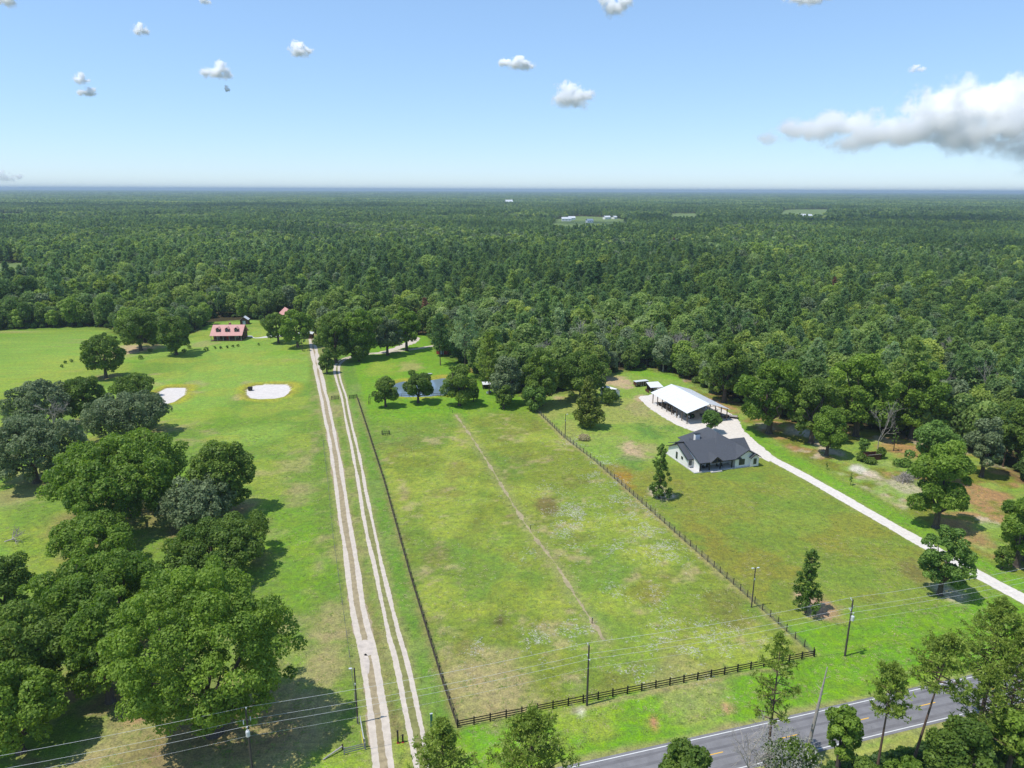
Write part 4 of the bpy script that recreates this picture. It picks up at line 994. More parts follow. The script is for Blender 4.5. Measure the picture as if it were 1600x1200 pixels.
gt = tree('bare_tree', 'pale lichen grey tree beside the fine twigged bare tree', 'tree', x + 3.2, y - 1.0, fast_mesh('crown', b_, M['grey_twig'], t_), oak_trunk(906, c_, h, 4.6, 0.35, 0.16, 12).mesh('trunk', M['dead_wood']))
x, y, h = (40.12, 77.5, 16.65)
mb = MB(); mb.tube((0, 0, -0.2), (0.9, 0, h * 0.6), 0.26, 0.2, 8); mb.tube((0.9, 0, h * 0.6), (1.5, 0.1, h), 0.2, 0.07, 8)
for k in range(7): mb.tube((0.9 + 0.06 * k, 0, h * (0.6 + 0.05 * k)), (0.9 + 0.06 * k + 0.9 * math.cos(k * 2.1), 0.9 * math.sin(k * 2.1), h * (0.6 + 0.05 * k) + 0.4), 0.04, 0.012, 4, False)
o = mb.build('snag', M['dead_wood']); o.location = (x - 1.4, y, 0); tag(o, 'leaning bare snag trunk standing at the road', 'dead tree')
fp = [TT(x_, y_, 0) if False else None for x_, y_ in ()]
rr = np.random.default_rng(931); gf = [(65.78, 312.82), (69.18, 305.6), (75.5, 298.73), (11.41, 284.74), (84.91, 270.88), (167.5, 242.16), (95.61, 247.53), (146.1, 241.9), (71.42, 336.82), (77.68, 325.88), (62.22, 320.37), (31.04, 319.87), (47.31, 330.82), (134.27, 276.37), (181.98, 287.19), (-12.86, 347.12), (-68.86, 418.4), (103.93, 321.04)]
for k, (x, y) in enumerate(gf):
    dead('bare_tree', 'grey leafless tree standing among green forest trees', x, y, float(rr.uniform(15, 19)), 0.42, 0.24, 940 + k, 5, 3)['group'] = 'grey bare trees of the forest edge'

# dead pines and moss grey crowns scattered in the green forest
M['brown_needle'] = leaf_mat('brown_needle', (0.17, 0.085, 0.045), (0.32, 0.17, 0.09), 0.2, 0.2)
for k, (x, y) in enumerate(((207.94, 550.78), (162.95, 609.38), (207.63, 929.62), (-48.82, 394.29), (226.89, 501.71))):
    q, t, br = pine_crown(960 + k, 17, 3.4, 0.3, 36, 6, 8, 0.8, 0.2, 0.5, 0.4)
    tree('dead_pine', 'rusty brown dead pine among the green forest', 'dead tree', x, y, fast_mesh('crown', q, M['brown_needle'], t), pine_trunk(960 + k, 17, 0.22, br, 0.3).mesh('trunk', M['pine_bark']), k * 1.3, (1, 1, 1), 'rusty brown dead pines')
qm, tm_, cm_ = oak_crown(970, 4.6, 15, 0.1, 60, 4200, 0.40, 0.30, 0.9, 0.2); mc = fast_mesh('crown', qm, M['moss_leaf'], tm_); mt_ = oak_trunk(970, cm_, 15, 4.6, 0.1, 0.26, 8, 6).mesh('trunk', M['dead_wood'])
qy, ty_, cy2 = oak_crown(971, 4.6, 14, 0.1, 60, 4200, 0.40, 0.30, 0.9, 0.1); yc = fast_mesh('crown', qy, M['lime_leaf'], ty_); yt = oak_trunk(971, cy2, 14, 4.6, 0.1, 0.24, 8, 6).mesh('trunk', M['bark'])
rr = np.random.default_rng(972)
for k, (x, y) in enumerate(((65.01, 296.32), (72.02, 292.01), (114.71, 286.22), (97.96, 275.87), (23.63, 319.75), (43.92, 340.67), (-61.24, 418.55), (93.12, 348.96), (149.88, 276.59), (186.37, 277.1), (-107.53, 493.56), (-231.31, 462.62), (193.87, 322.48), (-45.06, 495.08), (72.88, 421.34), (157.96, 383.32), (-305.84, 488.73), (-243.48, 538.74), (-191.63, 558.44), (245.91, 351.61), (227.4, 473.18), (15.19, 420.14), (-294.13, 436.22), (-178.47, 491.83))):
    s = float(rr.uniform(0.8, 1.15)); moss = k % 2 == 0
    tree('mossy_tree' if moss else 'lime_tree', 'pale grey moss hung tree among darker forest trees' if moss else 'bright yellow green tree among darker forest trees', 'tree', x, y, mc if moss else yc, mt_ if moss else yt, float(rr.uniform(0, 6.28)), (s, s, s), 'pale mossy trees of the forest' if moss else 'bright yellow green trees of the forest')

# brush pile
x, y = (105.19, 176.93); mb = MB(); rr = np.random.default_rng(950)
for _ in range(260):
    a = rr.uniform(0, 6.28); r_ = abs(rr.normal(0, 1.6)); c = np.array([r_ * math.cos(a), r_ * math.sin(a) * 0.8, max(0.05, 2.4 * math.exp(-r_ * r_ / 4) * rr.uniform(0.2, 1))]); d = unit(rr.normal(size=3) * np.array([1, 1, 0.5])) * rr.uniform(0.5, 1.8)
    mb.tube(c - d, c + d, 0.035, 0.015, 4, False)
mb.tube((-1.5, -2.0, 0.1), (0.5, 0.6, 2.6), 0.09, 0.05, 6); mb.tube((-2.2, -0.6, 0.3), (1.8, -0.8, 1.2), 0.1, 0.05, 6)
o = mb.build('brush_pile', M['dead_wood']); o.location = (x, y, 0); tag(o, 'heaped pile of cut grey branches at the scrub edge', 'brush pile')

# ---- low growth: weeds, flower patches, undergrowth
def tuft_proto(seed, n, r, hgt, w, mat, flat=False):
    rr = np.random.default_rng(seed); a = rr.uniform(0, 6.28, n); rad = r * np.sqrt(rr.uniform(0, 1, n))
    base = np.stack([rad * np.cos(a), rad * np.sin(a), np.zeros(n)], 1); d = unit(np.stack([np.cos(a) * 1.2, np.sin(a) * 1.2, np.full(n, 0.45)], 1) + rr.normal(0, 0.35, (n, 3)) * np.array([1, 1, 0.3]))
    L = (hgt * rr.uniform(0.5, 1.2, n))[:, None]; s = unit(np.cross(d, np.array([0, 0, 1.0]) + rr.normal(0, 0.3, (n, 3)))) * w
    q = np.stack([base - s, base + s, base + d * L * 0.7 + s * 0.9, base + d * L], 1)
    return fast_mesh('tuft', q, M[mat], np.clip(rr.normal(0.5, 0.2, n), 0, 1))
M['weed'] = leaf_mat('weed', (0.150, 0.240, 0.040), (0.270, 0.350, 0.080), 0.5, 0.3)
M['pale_weed'] = leaf_mat('pale_weed', (0.46, 0.44, 0.40), (0.74, 0.72, 0.69), 0.3, 0.1)
M['straw'] = leaf_mat('straw', (0.34, 0.29, 0.15), (0.52, 0.44, 0.25), 0.3, 0.2)
C_W = proto_collection('weed', [tuft_proto(1000 + k, 16, 0.45, 0.16, 0.05, 'weed') for k in range(3)])
C_F = proto_collection('pale weed', [tuft_proto(1010 + k, 9, 0.30, 0.16, 0.06, 'pale_weed') for k in range(3)])
C_S = proto_collection('straw tuft', [tuft_proto(1020 + k, 14, 0.4, 0.16, 0.05, 'straw') for k in range(3)])
rr = np.random.default_rng(1030)
def sprinkle(name, lab, x, y, s, coll, cat, seed):
    k = len(x); rr = np.random.default_rng(seed); scatter(name, lab, x, y, np.zeros(k), rr.integers(0, 3, k), s, s * rr.uniform(0.7, 1.3, k), coll, cat, seed)
uu = rr.uniform(-90, 150, 90000); vv = 165 * rr.uniform(0, 1, 90000) ** 1.3 - 8; gxx, gyy = uv_pt(uu, vv)
dens = fbm(gxx, gyy, 9, 81) + 0.25 * fbm(gxx, gyy, 2.5, 82)
tracks = np.minimum(np.minimum(seg_dist(gxx, gyy, TRACK_A) - 2.2, seg_dist(gxx, gyy, TRACK_B) - 1.9), seg_dist(gxx, gyy, DRIVE) - 2.4)
ok = (tracks > 0) & ~in_poly(gxx, gyy, FOREST) & ~in_poly(gxx, gyy, PAD) & (np.abs(gxx) < gyy * 0.8) & ~((gxx > 42) & (gxx < 78) & (gyy > 176) & (gyy < 212))
m = ok & (dens > 0.50) & (rr.uniform(size=len(dens)) < 0.22); sprinkle('grass', 'tufts of taller grass and weeds across the pastures', gxx[m], gyy[m], rr.uniform(0.5, 1.3, int(m.sum())), C_W, 'grass', 83)
FL = [((18.88, 207.15), 4), ((22.3, 183.8), 6), ((16.52, 159.13), 5), ((24.48, 166.33), 4), ((29.33, 161.06), 5), ((30.18, 152.31), 6), ((23.02, 139.01), 4), ((31.81, 141.39), 6), ((33.33, 138.52), 4), ((11.8, 147.3), 3.5), ((13.95, 138.38), 3), ((12.37, 155.56), 5), ((26.18, 106.81), 4), ((32.51, 107.76), 5), ((32.39, 102.98), 5), ((40.92, 109.68), 3.5), ((29.05, 115.12), 3),
      ((26.39, 123.16), 3), ((20.13, 123.12), 2.5), ((11.47, 109.5), 4), ((4.03, 106.68), 3.5), ((-6.38, 104.83), 2.5), ((-10.81, 105.69), 2), ((19.16, 97.54), 3), ((36.11, 122.08), 2), ((4.59, 106.68), 2), ((16.8, 153.88), 5), ((9.97, 168.57), 4), ((26.77, 191.08), 4), ((28.45, 177.09), 4), ((43.76, 109.69), 2), ((-9.63, 151.99), 1.6), ((1.48, 134.16), 1.6), ((4.28, 138.3), 1.5), ((20.08, 103.25), 2.5)]
fx = []; fy = []
for (cx_, cy_), r_ in FL:
    n = int(40 * r_ * r_ * 0.55); fx.append(rr.normal(cx_, r_ * 0.55, n)); fy.append(rr.normal(cy_, r_ * 0.8, n))
n = 900; a_, b_ = uv_pt(rr.uniform(2, 58, n), rr.uniform(4, 120, n)); fx.append(a_); fy.append(b_)
fx = np.concatenate(fx); fy = np.concatenate(fy); m = fbm(fx, fy, 2.6, 85, 3) > 0.50; fx, fy = fx[m], fy[m]
sprinkle('pale_weeds', 'scattered patches of whitish weeds in the fenced pasture', fx, fy, rr.uniform(0.25, 0.68, len(fx)), C_F, 'weeds', 84)
dens2 = fbm(gxx, gyy, 10, 23) * 0.75 + 0.25 * fbm(gxx, gyy, 1.8, 4, 2); m = ok & (dens2 > 0.52) & (rr.uniform(size=len(dens2)) < 0.3); sprinkle('dry_grass', 'dry straw coloured grass tufts on the thin patches', gxx[m], gyy[m], rr.uniform(0.4, 1.0, int(m.sum())), C_S, 'grass', 86)
# shrubs under the forest edge so that the trunks do not stand on bare soil
C_B = proto_collection('shrub', [fast_mesh('shrub', *oak_crown(1040 + k, 1.6, 2.6, 0.0, 12, 420, 0.34, 0.5)[:1], M['forest_leaf'], np.clip(rr.normal(0.4, 0.2, 0), 0, 1) if False else None) for k in range(3)])
ex, ey = jgrid(-320, 320, 130, 430, 3.6, 87); de = seg_dist(ex, ey, FOREST[1:-5]); m = in_poly(ex, ey, FOREST) & (de < 22) & ~open_ground(ex, ey) & (np.random.default_rng(88).uniform(size=len(ex)) < 0.5) & wedge(ex, ey)
sprinkle('undergrowth', 'low shrubs and undergrowth along the foot of the woodland', ex[m], ey[m], np.random.default_rng(89).uniform(0.5, 1.3, int(m.sum())), C_B, 'undergrowth', 90)
rx = rr.uniform(-70, 140, 5200); ro = -7.2 - abs(rr.normal(0, 4, 5200)); pp = RC[None, :] + rx[:, None] * RD[None, :] + ro[:, None] * RNV[None, :]
sprinkle('roadside_brush', 'tangled low brush along the road below the treetops', pp[:, 0], pp[:, 1], rr.uniform(0.4, 1.1, 5200) * np.clip((-ro - 5.5) / 4, 0.3, 1), C_B, 'brush', 91)

# ------------------------------------------------------------------ building materials
M['white_siding'] = plain('white_siding', (0.82, 0.785, 0.745), 0.6, 0.05, 1.5, 0.3, bump=0.05)
M['shingle'] = plain('shingle', (0.070, 0.075, 0.087), 0.85, 0.35, 4.0, 0.25, bump=0.4)
M['black_trim'] = plain('black_trim', (0.018, 0.018, 0.020), 0.5, 0.2, 3.0, 0.4, bump=0.05)
M['glass'] = plain('window_glass', (0.03, 0.045, 0.05), 0.08, 0.2, 0.6, 0.7, bump=0.0)
M['concrete'] = plain('concrete', (0.52, 0.50, 0.47), 0.85, 0.12, 1.0, 0.2, bump=0.2)
M['timber'] = plain('timber', (0.13, 0.085, 0.05), 0.8, 0.3, 3.0, 0.2, stretch=(2, 2, 0.4))
M['post_wood'] = plain('post_wood', (0.16, 0.125, 0.095), 0.85, 0.3, 3.0, 0.2, stretch=(3, 3, 0.5))
M['black_wood'] = plain('black_wood', (0.022, 0.019, 0.017), 0.75, 0.4, 2.0, 0.25, bump=0.1)
M['dark_wood'] = plain('dark_wood', (0.055, 0.042, 0.034), 0.85, 0.4, 2.0, 0.2, bump=0.1)
M['grey_wood'] = plain('grey_wood', (0.34, 0.32, 0.29), 0.9, 0.3, 3.0, 0.1, stretch=(1, 1, 1))
M['pole_wood'] = plain('pole_wood', (0.085, 0.075, 0.065), 0.85, 0.35, 2.0, 0.15, stretch=(3, 3, 0.4))
M['metal_roof'] = plain('metal_roof', (0.66, 0.67, 0.69), 0.42, 0.10, 0.5, 0.5, bump=0.05, stretch=(0.4, 3, 1))
M['galv'] = plain('galvanised', (0.55, 0.57, 0.58), 0.45, 0.12, 3.0, 0.5, metal=0.3, bump=0.05)
M['wire'] = plain('wire', (0.62, 0.63, 0.62), 0.4, 0.1, 2.0, 0.5, bump=0.0)
M['wire_mesh'] = plain('wire_mesh', (0.10, 0.11, 0.115), 0.6, 0.2, 2.0, 0.4, bump=0.0)
M['pink_roof'] = plain('pink_roof', (0.52, 0.27, 0.24), 0.6, 0.12, 0.8, 0.3, bump=0.1)
M['log_wall'] = plain('log_wall', (0.10, 0.050, 0.038), 0.8, 0.25, 2.0, 0.2)
M['red_paint'] = plain('red_paint', (0.36, 0.045, 0.04), 0.7, 0.2, 1.5, 0.3)
M['rust'] = plain('rust', (0.105, 0.045, 0.028), 0.9, 0.4, 2.0, 0.15)
M['porcelain'] = plain('porcelain', (0.62, 0.64, 0.64), 0.3, 0.08, 4.0, 0.5, bump=0.0)
M['grey_blue'] = plain('grey_blue', (0.38, 0.43, 0.50), 0.7, 0.1, 1.5, 0.3)
M['teal_paint'] = plain('teal_paint', (0.055, 0.16, 0.13), 0.6, 0.2, 2.0, 0.3)
M['tractor_green'] = plain('tractor_green', (0.02, 0.13, 0.035), 0.4, 0.15, 2.0, 0.5)
M['tyre'] = plain('tyre', (0.016, 0.016, 0.016), 0.9, 0.3, 6.0, 0.2)
M['car_blue'] = plain('car_blue', (0.05, 0.09, 0.16), 0.25, 0.06, 1.0, 0.5, bump=0.0)
M['car_white'] = plain('car_white', (0.72, 0.73, 0.74), 0.25, 0.05, 1.0, 0.5, bump=0.0)
M['brick'] = plain('brick', (0.30, 0.15, 0.11), 0.9, 0.25, 6.0, 0.2)
M['yellow'] = plain('yellow_paint', (0.70, 0.58, 0.04), 0.6, 0.1, 3.0, 0.3, bump=0.0)

# roofs as solid slabs
def gable_roof(mb, x0, x1, y0, y1, ze, zr, along='x', t=0.16, ridge=None):
    """two sloping slabs; ridge runs along x or y"""
    if along == 'x':
        r = ridge if ridge is not None else (y0 + y1) / 2
        for a, s in ((y0, 1), (y1, -1)): mb.prism([(x0, a, ze), (x1, a, ze), (x1, r, zr), (x0, r, zr)], (0, 0, t))
    else:
        r = ridge if ridge is not None else (x0 + x1) / 2
        for a in (x0, x1): mb.prism([(a, y0, ze), (a, y1, ze), (r, y1, zr), (r, y0, zr)], (0, 0, t))
    return mb
def hip_roof(mb, x0, x1, y0, y1, ze, rx, ry0, ry1, zr, t=0.16):
    A, B, C_, D = (x0, y0, ze), (x1, y0, ze), (x1, y1, ze), (x0, y1, ze); E_, F_ = (rx, ry0, zr), (rx, ry1, zr)
    mb.prism([A, B, E_], (0, 0, t)); mb.prism([C_, D, F_], (0, 0, t)); mb.prism([B, C_, F_, E_], (0, 0, t)); mb.prism([D, A, E_, F_], (0, 0, t))
    return mb

def wall_window(parent, c, w, h, nx, ny, lights=(1, 1), frame='black_trim'):
    """window set proud of a wall; c = centre, (nx, ny) outward normal; frame bars, sill and panes are real pieces"""
    c = Vector(c); n = Vector((nx, ny, 0)).normalized(); s = Vector((-n.y, n.x, 0)); rz = math.atan2(s.y, s.x)
    win = MB().box(c + n * 0.02, (w, 0.05, h), rz).build('window', M['glass'], parent)
    fr = MB()
    for k in (-1, 1):
        fr.box(c + n * 0.04 + s * (k * w / 2), (0.09, 0.11, h + 0.09), rz); fr.box(c + n * 0.04 + Vector((0, 0, k * h / 2)), (w - 0.09, 0.11, 0.09), rz)
    for i in range(1, lights[0]): fr.box(c + n * 0.045 + s * (-w / 2 + w * i / lights[0]), (0.06, 0.08, h - 0.09), rz)
    for i in range(1, lights[1]): fr.box(c + n * 0.043 + Vector((0, 0, -h / 2 + h * i / lights[1])), (w - 0.09, 0.075, 0.05), rz)
    fr.build('frame', M[frame], win)
    return win

# ------------------------------------------------------------------ the white house with the dark roof
HZ = R(17.0); ho_ = (51.75, 182.55)
house = thing('farmhouse', 'white ranch house with dark grey hipped and gabled roof and front porch', 'house', (ho_[0], ho_[1], 0), HZ)
mb = MB(); mb.box((8.4, 8.0, 0.06), (20.2, 16.8, 0.36)); mb.build('foundation', M['concrete'], house)
w = MB()
w.box((3.2, 9.0, 1.45), (9.6, 11.0, 2.7)); w.box((5.7, 7.6, 1.44), (11.0, 8.4, 2.66)); w.box((0.09, 1.8, 1.40), (0.18, 3.5, 2.6)); w.box((15.0, 8.0, 1.45), (7.4, 16.0, 2.7)); w.box((11.4, 12.0, 1.43), (6.0, 9.4, 2.64)); w.box((17.3, -0.2, 1.42), (2.6, 0.7, 2.62))
w.prism([(-1.6, 3.5, 2.78), (-1.6, 14.5, 2.78), (-1.6, 9.0, 5.25)], (0.2, 0, 0)); w.prism([(11.3, 0.0, 2.78), (18.7, 0.0, 2.78), (15.0, 0.0, 4.85)], (0, 0.2, 0)); w.prism([(16.0, -0.55, 2.7), (18.6, -0.55, 2.7), (17.3, -0.55, 3.75)], (0, 0.2, 0)); w.prism([(0.0, 0.1, 2.72), (0.0, 12, 2.72), (0.0, 8.4, 5.95)], (0.2, 0, 0))
w.build('wall', M['white_siding'], house)
rf = gable_roof(MB(), -2.05, 5.0, 3.05, 14.95, 2.68, 5.35, 'x').build('roof', M['shingle'], house); rf['label'] = 'lower side gable roof'
rf = gable_roof(MB(), -0.40, 13.0, -0.50, 17.0, 2.72, 6.05, 'x', 0.17, 8.4).build('roof', M['shingle'], house); rf['label'] = 'main roof sloping down over the porch'
hip_roof(MB(), -1.35, 7.3, 6.2, 14.3, 2.74, 2.7, 10.6, 12.0, 6.15).build('roof', M['shingle'], house)
hip_roof(MB(), 4.6, 18.4, 0.30, 20.2, 2.76, 11.5, 10.4, 15.2, 7.1).build('roof', M['shingle'], house)['label'] = 'tall hipped roof at the back'
gable_roof(MB(), 10.9, 19.1, -0.46, 12.0, 2.66, 4.98, 'y').build('roof', M['shingle'], house)['label'] = 'gable roof facing the lawn'
gable_roof(MB(), 15.65, 18.95, -1.0, 3.0, 2.70, 3.95, 'y', 0.14).build('roof', M['shingle'], house)
gable_roof(MB(), 12.5, 19.3, 4.5, 11.5, 2.76, 5.5, 'x').build('roof', M['shingle'], house)
tr_ = MB()
for (a, b_) in (((-2.07, 3.0, 2.74), (-2.07, 9.0, 5.42)), ((-2.07, 15.0, 2.74), (-2.07, 9.0, 5.42)), ((-0.42, -0.5, 2.78), (-0.42, 8.4, 6.1)), ((10.9, -0.48, 2.72), (15.0, -0.48, 5.04)), ((19.1, -0.48, 2.72), (15.0, -0.48, 5.04)), ((15.6, -1.02, 2.75), (17.3, -1.02, 4.0)), ((19.0, -1.02, 2.75), (17.3, -1.02, 4.0)), ((-0.4, -0.52, 2.78), (10.9, -0.52, 2.78)), ((-2.0, 3.0, 2.74), (-0.4, 3.0, 2.74))):
    tr_.tube(a, b_, 0.13, 0.13, 4)
tr_.build('fascia', M['black_trim'], house)
wall_window(house, (-1.6, 9.6, 1.75), 0.8, 1.9, -1, 0, (1, 2)); wall_window(house, (-1.6, 6.6, 2.05), 0.9, 0.7, -1, 0); wall_window(house, (-0.85, 3.5, 1.6), 0.75, 1.3, 0, -1, (1, 2))
wall_window(house, (13.4, 0.0, 1.65), 1.7, 1.6, 0, -1, (2, 2)); wall_window(house, (17.3, -0.55, 1.65), 0.85, 1.55, 0, -1, (1, 2)); wall_window(house, (2.2, 3.38, 1.55), 1.3, 1.5, 0, -1, (2, 2)); wall_window(house, (8.6, 3.38, 1.55), 1.3, 1.5, 0, -1, (2, 2)); wall_window(house, (6.6, 3.38, 1.55), 0.9, 1.5, 0, -1, (1, 2))
d = MB().box((4.8, 3.34, 1.25), (1.1, 0.1, 2.15)).build('door', M['glass'], house); MB().box((5.2, 3.27, 1.2), (0.05, 0.06, 0.2)).build('handle', M['galv'], d)
sl = MB().box((5.5, 1.6, 0.18), (10.6, 3.6, 0.2)).build('porch_floor', M['concrete'], house); MB().box((4.8, -0.75, 0.10), (3.4, 1.1, 0.22)).build('step', M['concrete'], house)
for px_ in (0.12, 3.1, 6.5, 10.2):
    p = MB().box((px_, -0.02, 1.5), (0.24, 0.24, 2.5)).build('porch_post', M['black_trim'], house)
pg = gable_roof(MB(), 2.75, 6.85, -1.0, 5.0, 2.75, 4.35, 'y', 0.12).build('porch_gable', M['shingle'], house)
tm = MB()
for a, b_ in (((2.9, -0.85, 2.74), (6.7, -0.85, 2.74)), ((2.9, -0.85, 2.74), (4.8, -0.85, 4.2)), ((6.7, -0.85, 2.74), (4.8, -0.85, 4.2)), ((4.8, -0.85, 2.74), (4.8, -0.85, 4.2))): tm.tube(a, b_, 0.09, 0.09, 4)
tm.build('truss', M['timber'], pg)
ch = MB().box((6.6, 12.9, 5.0), (1.5, 1.0, 2.6)).build('chimney', M['white_siding'], house); MB().box((6.6, 12.9, 6.36), (1.7, 1.2, 0.12)).build('cap', M['black_trim'], ch)
def chair(lab, lx, ly, rz):
    ca, sa = math.cos(HZ), math.sin(HZ); t = thing('porch_chair', lab, 'chair', (ho_[0] + lx * ca - ly * sa, ho_[1] + lx * sa + ly * ca, 0.29), HZ + rz, 'chairs on the porch of the white house')
    MB().box((0, 0, 0.42), (0.6, 0.6, 0.08)).build('seat', M['black_trim'], t); MB().box((0, 0.28, 0.75), (0.6, 0.06, 0.6)).build('backrest', M['black_trim'], t)
    for sx in (-1, 1):
        for sy in (-1, 1): MB().box((sx * 0.26, sy * 0.25, 0.19), (0.06, 0.06, 0.38)).build('leg', M['black_trim'], t)
    for sx in (-1, 1): MB().box((sx * 0.3, 0, 0.62), (0.07, 0.55, 0.05)).build('armrest', M['black_trim'], t)
for lx, ly, rz in ((2.2, 1.4, 0.3), (3.4, 1.6, -0.3), (6.6, 1.5, 0.4), (7.8, 1.3, -0.2)): chair('black armchair on the front porch of the white house', lx, ly, rz)
# air conditioner behind
t = thing('air_conditioner', 'dark air conditioner unit at the driveway side of the white house', 'air conditioner', (ho_[0] + 20.2 * math.cos(HZ) - 8.5 * math.sin(HZ), ho_[1] + 20.2 * math.sin(HZ) + 8.5 * math.cos(HZ), 0), HZ)
MB().box((0, 0, 0.5), (0.9, 0.9, 0.85)).build('casing', M['black_trim'], t); MB().lathe([(0.36, 0.93), (0.36, 0.97)], n=14).build('fan_guard', M['galv'], t); MB().box((0, 0, 0.03), (1.1, 1.1, 0.08)).build('pad', M['concrete'], t)

# ------------------------------------------------------------------ open pole barn
bo = (58.34, 224.73); BZ = R(16.4)
barn = thing('pole_barn', 'open sided barn with bright white metal roof on timber posts', 'barn', (bo[0], bo[1], 0), BZ)
BL, BW, EH, RH = 24.5, 15.0, 4.1, 6.5
MB().box((BW / 2, BL / 2, 0.03), (BW + 0.4, BL + 0.4, 0.10)).build('floor_slab', M['concrete'], barn)
for k in range(8):
    for xx in (0.0, BW):
        MB().box((xx, k * BL / 7, EH / 2), (0.24, 0.24, EH + 0.05)).build('post', M['post_wood'], barn)
for k in (0, 7): MB().box((BW / 2, k * BL / 7, EH / 2 + 0.9), (0.24, 0.24, EH + 1.8)).build('post', M['post_wood'], barn)
for side, (xe, xr) in (('a', (-0.7, BW / 2)), ('b', (BW + 0.7, BW / 2))):
    r0 = EH + 0.06 - 0.7 * (RH - EH) / (BW / 2)
    rf = MB().prism([(xe, -0.8, r0), (xe, BL + 0.8, r0), (xr, BL + 0.8, RH), (xr, -0.8, RH)], (0, 0, 0.05)).build('roof', M['metal_roof'], barn)
    rb = MB()
    for q in range(29):
        yy = -0.75 + q * (BL + 1.5) / 28
        rb.tube((xe, yy, r0 + 0.06), (xr, yy, RH + 0.06), 0.028, 0.028, 4)
    rb.build('rib', M['metal_roof'], rf)
MB().prism([(BW / 2 - 0.35, -0.82, RH - 0.02), (BW / 2, -0.82, RH + 0.13), (BW / 2 + 0.35, -0.82, RH - 0.02)], (0, BL + 1.64, 0)).build('ridge_cap', M['metal_roof'], barn)
for k in range(8):
    tm = MB(); yy = k * BL / 7 + 0.2
    for a, b_ in (((0, yy, EH), (BW, yy, EH)), ((0, yy, EH), (BW / 2, yy, RH - 0.1)), ((BW, yy, EH), (BW / 2, yy, RH - 0.1)), ((BW / 4, yy, EH), (BW / 4 + 1.9, yy, RH - 0.75)), ((BW * 3 / 4, yy, EH), (BW * 3 / 4 - 1.9, yy, RH - 0.75)), ((BW / 2, yy, EH), (BW / 2, yy, RH - 0.1))): tm.tube(a, b_, 0.06, 0.06, 4)
    tm.build('truss', M['timber'], barn)
def in_barn(lx, ly, z=0.085): ca, sa = math.cos(BZ), math.sin(BZ); return (bo[0] + lx * ca - ly * sa, bo[1] + lx * sa + ly * ca, z)
def wheel(parent, c, r, wd, axis_y=False):
    a = Vector((0, wd / 2, 0)) if axis_y else Vector((wd / 2, 0, 0)); c = Vector(c)
    wl = MB().tube(c - a, c + a, r, r, 14).build('wheel', M['tyre'], parent); MB().tube(c - a * 1.08, c + a * 1.08, r * 0.55, r * 0.55, 10).build('rim', M['galv'], wl)
# tractor
t = thing('tractor', 'green farm tractor parked under the open barn', 'tractor', in_barn(4.2, 5.5), BZ + 0.2)
MB().box((0, 0.9, 1.05), (0.75, 1.7, 0.75)).build('hood', M['tractor_green'], t); MB().box((0, -0.6, 0.95), (0.9, 1.4, 0.5)).build('chassis', M['tractor_green'], t); MB().box((0, -0.7, 1.45), (0.6, 0.5, 0.5)).build('seat', M['black_trim'], t)
for sx in (-1, 1): wheel(t, (sx * 0.75, -0.7, 0.75), 0.75, 0.4); wheel(t, (sx * 0.6, 1.4, 0.42), 0.42, 0.25)
MB().tube((0.25, 1.2, 1.4), (0.25, 1.2, 2.2), 0.05, 0.05, 8).build('exhaust', M['black_trim'], t); cn = MB().box((0, -0.7, 2.45), (1.3, 1.4, 0.08)).build('canopy', M['tractor_green'], t)
for sx in (-1, 1): MB().box((sx * 0.5, -1.25, 1.8), (0.06, 0.06, 1.3)).build('canopy_post', M['black_trim'], t)
# pickup
def pickup(lab, loc, rz, mat, grp=None):
    t = thing('pickup_truck', lab, 'truck', loc, rz, grp)
    b_ = MB(); b_.prism([(-0.95, -2.7, 0.5), (-0.95, 2.7, 0.5), (-0.95, 2.75, 1.0), (-0.95, 1.3, 1.12), (-0.95, -2.7, 1.12)], (1.9, 0, 0)); b_.build('body', mat, t)
    MB().prism([(-0.85, 1.25, 1.12), (-0.85, 0.65, 1.75), (-0.85, -0.75, 1.78), (-0.85, -1.0, 1.12)], (1.7, 0, 0)).build('cab', M['glass'], t); MB().box((0, -0.05, 1.80), (1.6, 1.35, 0.06)).build('roof', mat, t)
    MB().box((0, -1.85, 1.125), (1.6, 1.5, 0.02)).build('bed', M['black_trim'], t)
    for sx in (-1, 1):
        for sy in (-1.75, 1.7): wheel(t, (sx * 0.85, sy, 0.38), 0.38, 0.26)
        MB().box((sx * 0.7, 2.74, 0.85), (0.3, 0.05, 0.16)).build('headlight', M['porcelain'], t)
pickup('dark blue pickup truck under the house end of the open barn', in_barn(9.6, 3.6), BZ + 0.1, M['car_blue'])
pickup('white pickup truck parked in the middle of the open barn', in_barn(7.5, 12.5), BZ - 0.1, M['car_white'])
